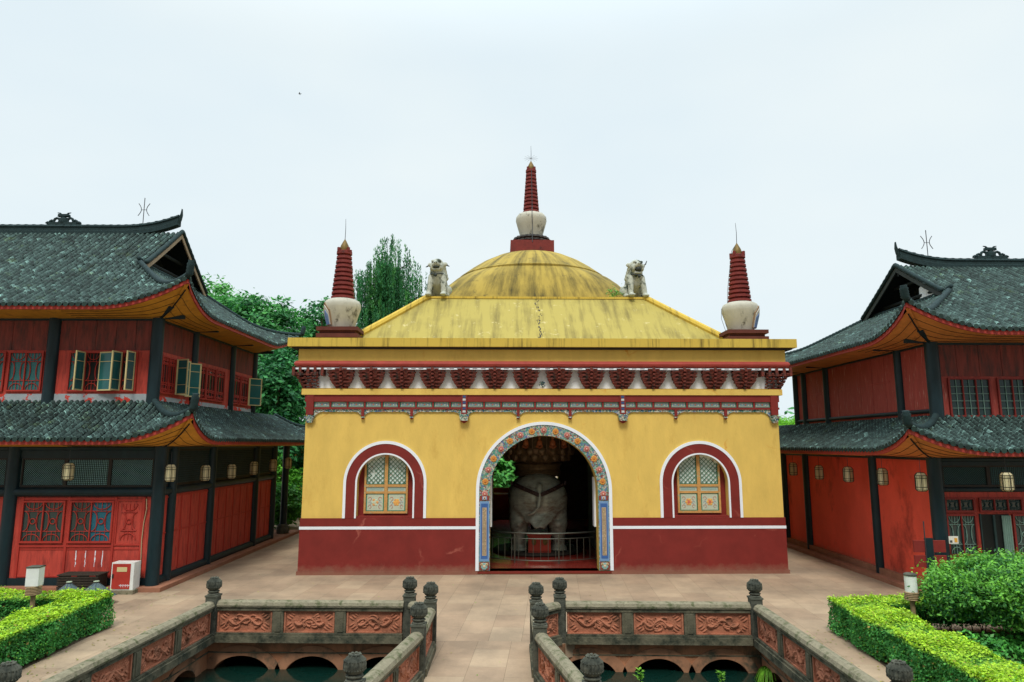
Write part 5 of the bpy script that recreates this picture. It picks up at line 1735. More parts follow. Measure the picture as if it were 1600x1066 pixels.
        casement('F', 3.02, z0 - .03, z1 + .03, .44, 88, I)
        casement('F', 2.50, z0 - .03, z1 + .03, -.50, 18, I)
        casement('F', 1.85, z0 - .03, z1 + .03, .42, 80, I)
        casement('F', 1.43, z0 - .03, z1 + .03, .42, 86, I)
        # upper side windows
        zs0, zs1 = z0 - .02, z1 - .06
        window('S', [1.18, 1.62, 2.06], zs0, zs1, I, style='slim', special={1: 'black'})
        casement('S', 2.12, zs0 - .03, zs1 + .03, .62, 14, I); casement('S', 2.78, zs0 - .05, zs1 + .0, .52, 38, I)
        casement('S', 2.10, zs0 - .03, zs1 + .03, -.4, 75, I)
        for e in ([3.72, 4.42], [4.55, 5.25], [5.40, 6.10], [7.05, 7.75], [7.92, 8.60]): window('S', e, zs0, zs1, I, style='slim')
        casement('S', 8.66, zs0 - .02, zs1 + .03, .58, 42, I)
        # lower front windows and carved blind panel
        for e in ([1.32, 1.93, 2.52], [2.76, 3.35, 3.94]):
            window('F', e, 1.38, 2.50, 0, ring=True, special={0: 'pane_blue'} if e[0] < 2 else None)
        for e in ([5.6, 6.2, 6.8],): window('F', e, 1.38, 2.5, 0, ring=True)
        q = MB()
        for (a, b, z0_, z1_) in ((.42, 1.20, 1.25, 2.58),):
            bx(q, 'F', a, b, z1_ - .04, z1_, .0, .03); bx(q, 'F', a, b, z0_, z0_ + .04, .0, .03); bx(q, 'F', a, a + .04, z0_ + .041, z1_ - .041, .0, .03); bx(q, 'F', b - .04, b, z0_ + .041, z1_ - .041, 0, .03)
        lattice_leaf(q, 'F', .58, 1.04, 1.42, 2.45, 0, ring=True, rad=.016, w=.012)
        for a in (.40, 1.24, 2.62, 4.0): bx(q, 'F', a - .035, a + .035, zb, zbeam0, .0, .035)
        for z in (1.24, 2.60): bx(q, 'F', 1.28, 3.96, z - .03, z + .03, .0, .032)
        for a0_, a1_ in ((.45, 1.20), (1.28, 2.58), (2.66, 3.96)):
            bx(q, 'F', a0_, a1_, zb + .02, zb + .05, 0, .015); bx(q, 'F', a0_, a1_, 1.13, 1.16, 0, .015)
        part('panel_frame', M['frame_red'], q)
        q = MB(); rq = random.Random(3)
        for a in (1.72, 2.0, 2.28, 1.5):
            z = 1.1; 
            for k in range(7): bx(q, 'F', a + rq.uniform(-.012, .012), a + rq.uniform(.014, .03), z - .07, z, .0005, .004); z -= .065
        part('paint_drips', M['white'], q)
        q = MB(); tb(q, 'F', [(.33, .03, 2.6), (.30, .04, 2.3), (.36, .03, 1.9), (.38, .03, 1.4), (.36, .03, .9), (.34, .03, .3)], .015); part('wall_cable', M['tan'], q)
        # lower side: panelled red bays
        q = MB(); q2 = MB(); q3 = MB()
        for i in range(len(cs) - 1):
            b0_, b1_ = cs[i] + .12, cs[i + 1] - .12
            bx(q, 'S', b0_, b1_, .25, zbeam0 + .05, -.08, .0)
            n = max(1, round((b1_ - b0_) / .7))
            for k in range(n + 1):
                u = b0_ + (b1_ - b0_) * k / n; bx(q2, 'S', u - .02, u + .02, .34, zbeam0 - .02, .0, .02)
            for z in (1.55, zbeam0 - .05): bx(q2, 'S', b0_ + .02, b1_ - .02, z - .02, z + .02, .0, .018)
            bx(q3, 'S', b0_, b1_, zbeam1 - .02, zl - .1, -.08, -.02)
        part('side_timber_wall', M['redwood'], q); part('panel_frame', M['frame_red'], q2)
        o = part('side_transom', M['inside_dark'], q3)
        for i in range(len(cs) - 1):
            q = MB(); u = cs[i] + .25
            while u < cs[i + 1] - .2: bx(q, 'S', u - .008, u + .008, zbeam1 + .08, zl - .18, -.02, -.005); u += .07
            z = zbeam1 + .08
            while z < zl - .18: bx(q, 'S', cs[i] + .22, cs[i + 1] - .22, z - .008, z + .008, -.018, -.003); z += .07
            q.build('transom_lattice', M['lattice'], o)
    else:
        # right: worn boards above a dark rail, low panels below
        zr = cfg['rail']
        q = MB()
        for i in range(len(cuS) - 1): q.tube([P(I - .03, cuS[i], zr), P(I - .03, cuS[i + 1], zr)], .065, n=10)
        q.build('wall_rail', M['column'], root, smooth=True)
        for i in range(len(cuS) - 1):
            q = MB(); n = max(1, round((cuS[i + 1] - cuS[i]) / .9))
            for k in range(n):
                a = cuS[i] + .15 + (cuS[i + 1] - cuS[i] - .3) * k / n; b = cuS[i] + .15 + (cuS[i + 1] - cuS[i] - .3) * (k + 1) / n - .08
                bx(q, 'S', a, b, zr - .14, zr - .11, 0, .025, I); bx(q, 'S', a, a + .03, zr - .35, zr - .141, 0, .025, I); bx(q, 'S', b - .03, b, zr - .35, zr - .141, 0, .025, I)
            part('low_panel', M['frame_red'], q)
        q = MB()
        for a, b in ((cuS[1] + .6, cuS[1] + 1.9), (cuS[1] + 2.2, cuS[1] + 4.0), (cuS[2] + .3, cuS[2] + 1.5)):
            bx(q, 'S', a, b, 6.25, 6.28, .008, .02, I)
        part('chalk_line', M['maroon_pale'], q)
        z0, z1 = cfg['uwin']
        window('F', [1.05, 1.43, 1.83, 2.22], z0, z1, I, style='grid', frame='maroon', lat='curtain')
        window('F', [2.52, 2.92, 3.30, 3.68], z0, z1, I, style='grid', frame='maroon', lat='curtain')
        window('F', [4.5, 4.9, 5.3], z0, z1, I, style='grid', frame='maroon', lat='curtain')
        # plaster side wall
        q = MB()
        for i in range(len(cs) - 1): bx(q, 'S', cs[i] + .08, cs[i + 1] - .08, .12, zl - .1, -.12, .0)
        part('plaster_wall', M['red_plaster'], q)
        q = MB(); bx(q, 'S', 0, bL - 3.0, .12, .30, .0, .14); part('kerb', M['plinth'], q)
        # lower front: transom lights, windows, open doorway with a curtain
        window('F', [.22, .60, .98], 2.38, 2.68, 0, frame='maroon', lat='lattice'); window('F', [.22, .60, .98], 1.2, 2.23, 0, frame='maroon', lat='curtain')
        window('F', [1.20, 1.58, 1.96, 2.34], 2.38, 2.68, 0, frame='maroon', lat='lattice')
        window('F', [2.10, 2.60, 3.10], 1.2, 2.23, 0, ring=True, frame='maroon', lat='curtain')
        q = MB(); bx(q, 'F', 1.16, 1.98, .34, 2.27, .002, .012); d_ = part('open_doorway', M['black'], q)
        q = MB(); bx(q, 'F', 1.50, 1.56, .36, 2.25, .014, .05); bx(q, 'F', 1.13, 1.16, .34, 2.29, .0, .06); q.build('door_edge', M['lattice'], d_)
        q = MB()
        for k in range(9): q.tube([F('F', 1.76 + k * .028, .05 + .012 * (k % 2), z, 0) for z in (.4, 1.3, 2.24)], .02, n=6)
        q.build('curtain', M['curtain'], d_)
    return root

LEFT = dict(s=-1, seed=3, loc=(-11.1, 20.65, 0), rz=1.9, label='left red pavilion with cream open casements and blue curtained ground floor window',
            ax=13.0, inset=.82, lower_depth=13.2, upper_depth=9.0, ovL=1.25, ovU=1.32, zeL=4.34, ztL=5.55, zeU=8.42, ztU=12.38, G=3.05, liftL=.78, liftU=.78,
            tip=.42, rlift=.42, orn=6.95, tri=3.85, soffit='soffit', colr=.19, colsF=[4.38, 8.75, 12.9], colsS=[.75, 3.6, 7.9, 10.1], porch=[11.9],
            ucolsF=[4.12, 7.45, 10.8], ucolsS=[3.45, 6.87, 9.35], beam=(2.66, 2.94), lat1=3.80, uwin=(5.92, 7.10))
RIGHT = dict(s=1, seed=8, loc=(11.48, 19.95, 0), rz=2.1, label='right red pavilion with plain plaster ground floor wall and worn upper boards',
             ax=11.5, inset=.62, lower_depth=13.5, upper_depth=10.25, ovL=1.25, ovU=1.28, zeL=4.03, ztL=5.02, zeU=7.42, ztU=10.85, G=3.55, liftL=.62, liftU=.75,
             tip=.34, rlift=.40, orn=6.3, tri=3.9, soffit='soffit_r', colr=.19, colsF=[4.4, 8.8, 11.4], colsS=[3.2, 8.25, 10.4], cloth=True,
             ucolsF=[4.1, 7.6, 11.0], ucolsS=[2.35, 7.35, 9.35, 10.2], beam=(2.88, 3.02), lat1=3.62, uwin=(5.06, 6.12), rail=5.20)
pavilion(LEFT)
pavilion(RIGHT)

# ------------------------------------------------------------------ hanging lanterns
lan0 = None
def lantern(label, x, y, z, rz, ztop):
    global lan0
    if lan0 is None:
        t = thing('lantern', label, 'lantern', (x, y, z), rz, 'cream lanterns hanging under the pavilion eaves')
        q = MB(); r = .20; n = 6
        c = [(r * math.cos(k * math.pi / 3), r * math.sin(k * math.pi / 3)) for k in range(6)]
        for (a, b) in c: q.box(a - .009, a + .009, b - .009, b + .009, -.24, .24)
        for i in range(6):
            a, b = c[i], c[(i + 1) % 6]
            for zz in (-.24, -.15, .15, .24): q.tube([(a[0], a[1], zz), (b[0], b[1], zz)], .009, n=5)
            for f_ in (.25, .75):
                m_ = (a[0] * (1 - f_) + b[0] * f_, a[1] * (1 - f_) + b[1] * f_); q.tube([(m_[0], m_[1], -.24), (m_[0], m_[1], .24)], .005, n=4)
            q.tube([(a[0], a[1], .24), (a[0] * .62, a[1] * .62, .33)], .009, n=5); q.tube([(a[0], a[1], -.24), (a[0] * .7, a[1] * .7, -.29)], .009, n=5)
        q.lathe([(.125, .33), (.12, .345)], n=6); q.lathe([(.14, -.30), (.14, -.29)], n=6)
        q.build('frame', M['lantern_frame'], t)
        q = MB(); q.lathe([(.13, -.285), (.19, -.235), (.19, .235), (.12, .325)], n=6); q.build('panes', M['lantern_pane'], t)
        q = MB(); q.tube([(0, 0, .34), (0, 0, .80)], .008, n=5); q.build('hanging_rod', M['wire'], t)
        t.scale = (.80, .80, .80)
        lan0 = t; return t
    c = copy_tree(lan0); c.location = (x, y, z); c.rotation_euler = (0, 0, rz); c['label'] = label
    return c
lantern('cream lantern hanging over the ground floor windows of the left pavilion', -13.41, 19.9, 3.41, .3, 4)
lantern('cream lantern hanging beside the corner column of the left pavilion', -10.55, 20.19, 3.36, .1, 4)
lantern('cream lantern on the left pavilion\'s court side, second from its front corner', -10.6, 22.51, 3.27, .5, 4)
lantern('cream lantern on the left pavilion\'s court side, third from its front corner', -10.65, 24.62, 3.24, .2, 4)
lantern('dim lantern on the left pavilion\'s court side, fourth from its front corner', -10.75, 26.88, 3.28, .6, 4)
lantern('dim lantern beside the porch column of the left pavilion', -10.8, 29.04, 3.33, .3, 4)
lantern('farthest dim lantern of the left pavilion, next to the yellow temple wall', -10.9, 31.15, 3.36, .1, 4)
lantern('farthest dim lantern of the right pavilion, next to the yellow temple wall', 10.6, 28.13, 3.22, .3, 4)
lantern('dim lantern on the right pavilion\'s plaster wall, second from the temple', 10.65, 25.77, 3.18, .1, 4)
lantern('cream lantern on the right pavilion\'s plaster wall, between the two dark columns', 10.7, 23.57, 3.2, .4, 4)
lantern('cream lantern on the right pavilion\'s plaster wall, beside its middle column', 10.75, 21.42, 3.22, .2, 4)
lantern('cream lantern at the front corner column of the right pavilion', 10.8, 19.45, 3.17, .1, 4)
lantern('cream lantern in front of the right pavilion\'s lattice, at the right edge of the picture', 12.82, 19.0, 3.2, .45, 4)

# ------------------------------------------------------------------ garden beds and hedges
def bed(name, pts, z=.004):
    q = MB(); q.add([(x, y, z) for x, y in pts], [tuple(range(len(pts)))]); return struct(q.build(name, M['soil']))
bed('soil_bed', [(-9.80, 16.4), (-9.45, 11.9), (-9.1, 5), (-19, 5), (-19, 16.9)])
bed('soil_bed', [(6.98, 16.4), (6.75, 13.4), (6.9, 5), (19, 5), (19, 16.9)])

def hedge(label, p0, p1, width, h, n, lsize=.05, seed=0, bare=False):
    """clipped box hedge from p0 to p1 (centre line)."""
    rg = np.random.default_rng(seed)
    p0, p1 = Vector((*p0, 0)), Vector((*p1, 0))
    L = (p1 - p0).length; rz = math.atan2(p1.y - p0.y, p1.x - p0.x)
    t = thing('hedge', label, 'hedge', p0, rz, 'clipped hedges round the garden beds')
    q = MB(); q.box(.12, L - .12, -width / 2 + .14, width / 2 - .14, .25 if bare else .05, h - .14); q.build('inner_growth', M['inner_green'], t)
    # leaves over top, sides and ends
    areas = [L * width, L * h, L * h, width * h, width * h]
    tot = sum(areas); Ps = []; On = []
    for k, ar in enumerate(areas):
        m = int(n * ar / tot * (1.25 if k == 0 else 1))
        u, v, dep = rg.random(m), rg.random(m), np.abs(rg.normal(size=m)) * .05 - .05 * (rg.random(m) < .06)
        zlo = .22 if bare else .04
        if k == 0: P = np.stack([u * L, (v - .5) * width, h - dep + rg.normal(size=m) * .015], 1); o = (0, 0, 1.6)
        elif k in (1, 2):
            sg = -1 if k == 1 else 1
            P = np.stack([u * L, sg * (width / 2 - dep), zlo + v ** .9 * (h - zlo)], 1); o = (0, sg * .9, .4)
        else:
            sg = 0 if k == 3 else 1
            P = np.stack([np.where(sg, L - dep, dep), (u - .5) * width, zlo + v * (h - zlo)], 1); o = ((1 if sg else -1) * .9, 0, .4)
        # undulating surface
        w1 = np.sin(P[:, 0] * 3.1 + seed) * .045 + np.sin(P[:, 0] * 7.7 + P[:, 1] * 5) * .022 + np.sin(P[:, 2] * 9 + P[:, 0] * 4) * .02
        if k == 0: P[:, 2] += w1
        elif k in (1, 2): P[:, 1] += (-1 if k == 1 else 1) * (w1 + .035 * np.sin(P[:, 2] * 6 + P[:, 0] * 2.3))
        Ps.append(P); On.append(np.tile(np.array(o), (m, 1)))
    P = np.concatenate(Ps); O_ = np.concatenate(On)
    def tint(P_):
        m = len(P_)
        hi = np.clip((P_[:, 2] - (h - .10)) / .08, 0, 1)          # clipped top: fresh growth plus light from above painted in
        g = rg.uniform(.5, 1.25, m)
        old = np.stack([.30 * g, .74 * g, .66 * g], 1)
        new = np.stack([1.5 * g, 1.35 * g, .30 * g], 1)
        spr = (rg.random(m) < .08)[:, None]
        c = old * (1 - hi[:, None]) + new * hi[:, None]
        dead = (rg.random(m) < .018)[:, None]; c = np.where(dead, np.stack([1.3 * g, .55 * g, .55 * g], 1), c)
        return np.where(spr, np.stack([.8 * g, 1.1 * g, .6 * g], 1), c)
    V, F_, C = leaves(P, lsize, tint, outward=O_, rng=rg, narrow=.62)
    b = MB(); b.np_add(V, F_, C); b.build('foliage', M['hedge_leaf'], t, attr=True, recalc=False)
    if bare:
        b = MB()
        for k in range(int(L / .14)):
            x = .1 + k * .14 + rg.normal() * .02; y = rg.normal() * .12
            b.tube([(x, y, 0), (x + rg.normal() * .04, y + rg.normal() * .05, .25), (x + rg.normal() * .08, y + rg.normal() * .1, .5)], [.012, .010, .007], n=5)
        b.build('stems', M['bark_dark'], t)
    return t
M['inner_green'] = mat('inner_hedge_green', lin(34, 62, 34), var=.4, vscale=14)
hedge('long clipped hedge receding along the left side of the pond walk', (-10.22, 16.5), (-9.75, 9.0), .85, .76, 52000, .055, 1)
hedge('clipped hedge behind the left bollard lamp, parallel to the left pavilion front', (-10.7, 16.55), (-16.6, 16.3), .75, .74, 24000, .055, 2, bare=True)
hedge('long clipped hedge receding along the right side of the pond walk', (7.32, 16.5), (7.25, 8.5), 1.0, .76, 60000, .055, 3)
hedge('clipped hedge with bare stems between the right bollard lamp and the right pavilion', (7.95, 16.5), (14.5, 16.5), .8, .74, 26000, .055, 4, bare=True)

def leafy(name, label, cat, loc, blobs, n, lsize, m, trunk, group=None, seed=0, up=.6, dark=(.45, .6, .6), light=(1.3, 1.4, .8), clump=.35, narrow=.5, tm='bark', shell=.6, bot=.0, cn=60):
    """tree or shrub: crown of leaf clumps inside ellipsoids, tapered trunk with limbs."""
    rg = np.random.default_rng(seed)
    t = thing(name, label, cat, loc, 0, group)
    vol = np.array([b[3] * b[4] * b[5] for b in blobs]) ** (2 / 3); vol /= vol.sum()
    Ps, Os, Tn = [], [], []
    nc = max(20, n // cn)
    for k, b in enumerate(blobs):
        m_ = max(4, int(nc * vol[k]))
        dr = rg.normal(size=(m_, 3)); dr /= np.linalg.norm(dr, axis=1)[:, None]
        rr = (shell + (1 - shell) * rg.random((m_, 1))) ** 1.0
        cen = np.array(b[:3]) + dr * rr * np.array(b[3:])
        per = int(n * vol[k] / m_)
        g = rg.uniform(.0, 1.0, m_)
        for c, gg, dd in zip(cen, g, dr):
            cs = clump * rg.uniform(.6, 1.3)
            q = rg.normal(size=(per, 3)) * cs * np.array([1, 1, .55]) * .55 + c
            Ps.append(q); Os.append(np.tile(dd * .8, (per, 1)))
            a = np.clip(gg * .6 + (q[:, 2] - c[2]) / cs * .35 + .15 + .2 * rg.normal(size=per), 0, 1)[:, None]  # clump tops tinted lighter, lower leaves darker: shading put into the colour
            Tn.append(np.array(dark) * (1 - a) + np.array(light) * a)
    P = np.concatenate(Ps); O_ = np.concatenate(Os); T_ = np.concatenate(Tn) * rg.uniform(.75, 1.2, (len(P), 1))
    keep = P[:, 2] > bot
    P, O_, T_ = P[keep], O_[keep], T_[keep]
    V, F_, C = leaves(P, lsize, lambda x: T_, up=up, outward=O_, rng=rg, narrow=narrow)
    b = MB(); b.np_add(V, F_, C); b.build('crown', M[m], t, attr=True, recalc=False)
    b = MB()
    base = Vector((0, 0, 0)); top = Vector(trunk[0]); r0 = trunk[1]
    b.tube([base, base.lerp(top, .3) + Vector((.03, .02, 0)), base.lerp(top, .65) - Vector((.03, 0, 0)), top], [r0 * 1.25, r0, r0 * .8, r0 * .55], n=10)
    for bl in blobs:
        for k in range(3):
            c = Vector(bl[:3]) + Vector((rg.normal() * bl[3] * .45, rg.normal() * bl[4] * .45, rg.normal() * bl[5] * .3))
            st = base.lerp(top, .45 + .5 * rg.random())
            mid = st.lerp(c, .5) + Vector((0, 0, -.05 * (c - st).length))
            b.tube([st, mid, c], [r0 * .42, r0 * .26, r0 * .08], n=6)
    b.build('trunk', M[tm], t, smooth=True)
    return t

# round clipped shrub tree on the right
leafy('shrub_tree', 'broad dome shaped shrub tree in the right garden bed', 'shrub tree', (10.35, 15.3, 0),
      [(0, 0, 1.15, 1.75, 1.6, .72), (-.95, .1, .95, .8, .9, .52), (.9, 0, 1.1, 1.0, 1.0, .6), (-.3, -.2, 1.45, 1.1, 1.1, .42), (1.7, .2, 1.0, .8, .8, .6)],
      62000, .085, 'shrub_leaf', ((.05, 0, 1.0), .20), seed=5, up=.3, dark=(.10, .30, .36), light=(1.2, 1.35, .6), clump=.26, narrow=.42, tm='bark_dark', shell=.75, bot=.58, cn=95)
leafy('ground_shrub', 'low green plants under the shrub tree, beside its trunk', 'plants', (8.9, 14.3, 0), [(0, 0, .2, .9, .7, .3), (1.2, .4, .18, .7, .5, .28), (2.4, -.8, .2, .8, .7, .3)], 7000, .09, 'shrub_leaf', ((0, 0, .2), .02), seed=6, up=.4, dark=(.25, .55, .55), light=(.7, 1.1, .7), clump=.2, cn=50, bot=.01)
leafy('low_plant', 'thin bare stemmed bush behind the long left hedge', 'plants', (-11.9, 14.2, 0), [(0, 0, .3, .7, .7, .25)], 2500, .07, 'shrub_leaf', ((0, 0, .3), .02), seed=16, clump=.2, cn=50, bot=.01)

# ------------------------------------------------------------------ trees beyond
GT = 'trees standing behind the pavilions and the temple'
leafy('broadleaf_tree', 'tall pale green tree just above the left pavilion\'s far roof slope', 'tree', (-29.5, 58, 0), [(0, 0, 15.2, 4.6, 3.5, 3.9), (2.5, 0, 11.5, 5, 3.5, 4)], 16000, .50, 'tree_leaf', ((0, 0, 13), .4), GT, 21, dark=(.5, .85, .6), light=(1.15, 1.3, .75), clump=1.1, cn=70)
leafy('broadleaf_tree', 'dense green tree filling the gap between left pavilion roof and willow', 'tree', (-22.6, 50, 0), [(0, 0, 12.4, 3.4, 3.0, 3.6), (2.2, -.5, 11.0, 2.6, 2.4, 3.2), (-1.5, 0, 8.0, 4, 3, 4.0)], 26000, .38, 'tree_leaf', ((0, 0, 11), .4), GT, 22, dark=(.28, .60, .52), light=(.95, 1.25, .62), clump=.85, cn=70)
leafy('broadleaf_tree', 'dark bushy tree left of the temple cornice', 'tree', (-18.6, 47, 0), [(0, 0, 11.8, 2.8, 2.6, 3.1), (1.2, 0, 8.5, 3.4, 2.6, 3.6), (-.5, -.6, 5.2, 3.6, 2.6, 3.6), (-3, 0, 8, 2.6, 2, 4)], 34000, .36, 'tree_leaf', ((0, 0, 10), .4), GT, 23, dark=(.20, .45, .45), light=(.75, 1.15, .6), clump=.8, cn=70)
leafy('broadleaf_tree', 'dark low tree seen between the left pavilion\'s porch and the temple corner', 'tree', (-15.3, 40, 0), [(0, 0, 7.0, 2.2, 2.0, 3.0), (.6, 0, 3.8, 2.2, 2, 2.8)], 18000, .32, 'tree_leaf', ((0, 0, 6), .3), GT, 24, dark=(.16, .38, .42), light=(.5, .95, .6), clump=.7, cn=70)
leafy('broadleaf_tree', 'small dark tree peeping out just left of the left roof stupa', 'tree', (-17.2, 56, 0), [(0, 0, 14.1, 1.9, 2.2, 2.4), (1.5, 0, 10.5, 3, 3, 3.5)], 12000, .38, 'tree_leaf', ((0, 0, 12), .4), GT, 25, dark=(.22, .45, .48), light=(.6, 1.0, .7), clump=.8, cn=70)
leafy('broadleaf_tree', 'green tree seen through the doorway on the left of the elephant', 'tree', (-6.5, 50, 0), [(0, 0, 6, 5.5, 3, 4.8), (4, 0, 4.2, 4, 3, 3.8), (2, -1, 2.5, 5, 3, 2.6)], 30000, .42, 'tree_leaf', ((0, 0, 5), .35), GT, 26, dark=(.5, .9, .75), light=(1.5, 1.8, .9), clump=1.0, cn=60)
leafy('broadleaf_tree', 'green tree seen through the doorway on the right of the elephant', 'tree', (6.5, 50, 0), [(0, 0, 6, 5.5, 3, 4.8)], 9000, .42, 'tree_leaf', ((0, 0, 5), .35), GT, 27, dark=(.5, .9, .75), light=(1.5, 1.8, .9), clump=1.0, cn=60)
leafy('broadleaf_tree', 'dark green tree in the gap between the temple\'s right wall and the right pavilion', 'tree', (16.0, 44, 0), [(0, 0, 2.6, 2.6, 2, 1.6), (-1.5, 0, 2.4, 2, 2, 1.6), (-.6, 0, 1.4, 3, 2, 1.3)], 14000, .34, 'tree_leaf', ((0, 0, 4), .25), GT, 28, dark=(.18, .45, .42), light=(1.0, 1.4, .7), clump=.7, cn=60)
leafy('bamboo_clump', 'bright yellow green bamboo tops above the right pavilion\'s lower roof', 'bamboo', (21.6, 56, 0), [(0, 0, 4.6, 5.2, 3, 1.9), (-2.6, 0, 5.2, 1.8, 2, 1.1), (1.5, 0, 5.5, 2.2, 2, 1.0)], 16000, .55, 'bright_leaf', ((0, 0, 4), .1), None, 29, dark=(.7, .95, .5), light=(1.15, 1.35, .6), clump=.7, cn=60, narrow=.14, up=-.2)
for i, (x, y, z, lb) in enumerate([(-12.6, 35.5, 0, 'leafy bush behind the porch column of the left pavilion'), (-13.8, 38.0, 0, 'taller pale bush beyond the left pavilion\'s porch, beside the yellow temple corner')]):
    leafy('bush', lb, 'bush', (x, y, z), [(0, 0, 1.2 + i * .8, 1.0 + .3 * i, .9, 1.0 + i * .6)], 5000, .2, 'bright_leaf' if i else 'shrub_leaf', ((0, 0, 1.2), .06), None, 40 + i, clump=.4, cn=40, dark=(.25, .5, .45), light=(.8, 1.1, .8), bot=.05)
leafy('bush', 'bush in the gap right of the temple wall, at the foot of the right pavilion', 'bush', (13.2, 37.5, 0), [(0, 0, 1.2, .9, .9, 1.3)], 4000, .2, 'bright_leaf', ((0, 0, 1.2), .06), None, 43, clump=.4, cn=40, dark=(.3, .5, .4), light=(1.0, 1.3, .8), bot=.05)

# willow: drooping strands from arching limbs
def willow(label, loc, H, seed):
    rg = np.random.default_rng(seed)
    t = thing('willow_tree', label, 'willow', loc, 0, GT)
    b = MB()
    b.tube([(0, 0, 0), (.15, 0, H * .35), (-.1, 0, H * .62), (.1, 0, H * .84)], [.42, .34, .22, .08], n=10)
    heads = []
    for k in range(34):
        z0 = H * (.40 + .42 * rg.random()); a = rg.random() * 6.28
        spread = (1.2 + 3.2 * (1 - (z0 / H - .38) / .55)) * rg.uniform(.4, 1.0)
        z1 = min(H * 1.0, z0 + H * rg.uniform(.05, .16))
        e = (spread * math.cos(a), spread * math.sin(a) * .8, z1)
        b.tube([(0, 0, z0), (e[0] * .5, e[1] * .5, (z0 + z1) / 2 + .6), e], [.09, .05, .02], n=5); heads.append(e)
        heads.append((e[0] * .6, e[1] * .6, (z0 + z1) / 2 + .6))
    heads += [(3.5, 0, H * .80), (4.1, .3, H * .74), (3.1, -.3, H * .72), (-2.9, 0, H * .78), (-3.5, .3, H * .73), (2.2, 0, H * .86)]
    b.tube([(0, 0, H * .6), (2, 0, H * .78), (3.5, 0, H * .80)], [.10, .06, .02], n=5); b.tube([(0, 0, H * .58), (-1.8, 0, H * .74), (-2.9, 0, H * .78)], [.10, .06, .02], n=5)
    for k in range(16): heads.append((rg.normal() * .9, rg.normal() * .7, H * rg.uniform(.86, 1.0)))
    Ps = []; Ts = []
    for (x, y, z) in heads:
        for sgi in range(12):
            dx, dy = rg.normal() * .60, rg.normal() * .55; ln = rg.uniform(1.8, 5.2) * (.8 if z > H * .9 else 1)
            m = int(ln * 26)
            tt = rg.random(m)
            sway = rg.normal() * .18
            P = np.stack([x + dx + sway * tt ** 2 + rg.normal(size=m) * .045, y + dy + rg.normal(size=m) * .045, z - .75 * (dx * dx + dy * dy) - tt * ln + .25 * (1 - (tt - .05) ** 2)], 1)
            Ps.append(P); g = rg.uniform(.5, 1.15)
            Ts.append(np.tile(np.array([.62 * g, .95 * g, .80 * g]) if rg.random() < .7 else np.array([1.0 * g, 1.2 * g, .7 * g]), (m, 1)))
    P = np.concatenate(Ps); T_ = np.concatenate(Ts) * rg.uniform(.7, 1.25, (len(P), 1))
    V, F_, C = leaves(P, .22, lambda x: T_, droop=6.0, narrow=.28, rng=rg)
    q = MB(); q.np_add(V, F_, C); q.build('crown', M['willow_leaf'], t, attr=True, recalc=False)
    b.build('trunk', M['bark_dark'], t, smooth=True)
willow('weeping willow rising behind the temple roof, between the left stupa and the left lion', (-9.9, 46, 0), 18.2, 61)

# distant wood closing the view
rg = np.random.default_rng(77)
q = MB(); Ps = []
for k in range(240):
    x = rg.uniform(-150, 150); 
    if -12 < x < 12 and False: continue
    c = np.array([x, 120 + rg.normal() * 5, rg.uniform(1, 8)])
    Ps.append(c + rg.normal(size=(70, 3)) * np.array([2.2, 2, 1.5]))
P = np.concatenate(Ps); P = P[P[:, 2] > 0]
g = rg.uniform(.5, 1.2, (len(P), 1)); V, F_, C = leaves(P, 1.5, lambda x: np.array([[.6, .95, .75]]) * g, rng=rg)
q.np_add(V, F_, C)
struct(q.build('far_woodland', M['tree_leaf'], attr=True, recalc=False), 'stuff')

# fallen leaves and grit lying about the courtyard
rg = np.random.default_rng(5); Ps = []
for (x0, x1, y0, y1, n_) in ((-9.8, -8.6, 9.5, 17.0, 150), (6.0, 7.0, 9.5, 17.0, 150), (-9.5, 10.5, 16, 23, 110), (-2, .2, 10, 15, 14), (-10.6, -9.9, 17, 22, 60), (10.2, 10.9, 17, 28, 60)):
    Ps.append(np.stack([rg.uniform(x0, x1, n_), rg.uniform(y0, y1, n_), np.full(n_, .012)], 1))
P = np.concatenate(Ps); gl = rg.uniform(.4, 1.3, (len(P), 1)); ty = rg.random((len(P), 1))
V, F_, C = leaves(P, .055, lambda x: np.where(ty < .5, np.array([[1.1, .62, .5]]) * gl, np.array([[.7, .7, .5]]) * gl), up=9.0, rng=rg)
q = MB(); q.np_add(V, F_, C); struct(q.build('fallen_leaves', M['hedge_leaf'], attr=True, recalc=False), 'stuff')
# ------------------------------------------------------------------ pond plants
def sprig(label, loc, seed, n=26, h=.35, name='water_plant'):
    rg = np.random.default_rng(seed)
    t = thing(name, label, 'plant', loc)
    b = MB(); st = MB()
    for k in range(n):
        a = rg.random() * 6.28; z = h * rg.uniform(.2, 1); l = rg.uniform(.07, .13); el = rg.uniform(.1, .9)
        d = Vector((math.cos(a) * math.cos(el), math.sin(a) * math.cos(el), math.sin(el))); s_ = Vector((-math.sin(a), math.cos(a), 0))
        p = Vector((rg.normal() * .02, rg.normal() * .02, z)); g = rg.uniform(.8, 1.4)
        vs = [p, p + d * l * .5 + s_ * .028, p + d * l - Vector((0, 0, .02)), p + d * l * .5 - s_ * .028]
        b.add(vs, [(0, 1, 2, 3)], (g, g, g * .9))
    st.tube([(0, 0, -.1), (.01, 0, h * .5), (0, .01, h)], .008, n=5)
    b.build('leaf_cluster', M['bright_leaf'], t, attr=True, recalc=False); st.build('stem', M['shrub_leaf'], t)
sprig('small upright green plant standing in the pond water left of the two', (2.15, 14.2, -.6), 1, 40, .46)
sprig('small bushy green plant standing in the pond water nearer the right wall', (3.75, 14.3, -.6), 2, 44, .40)
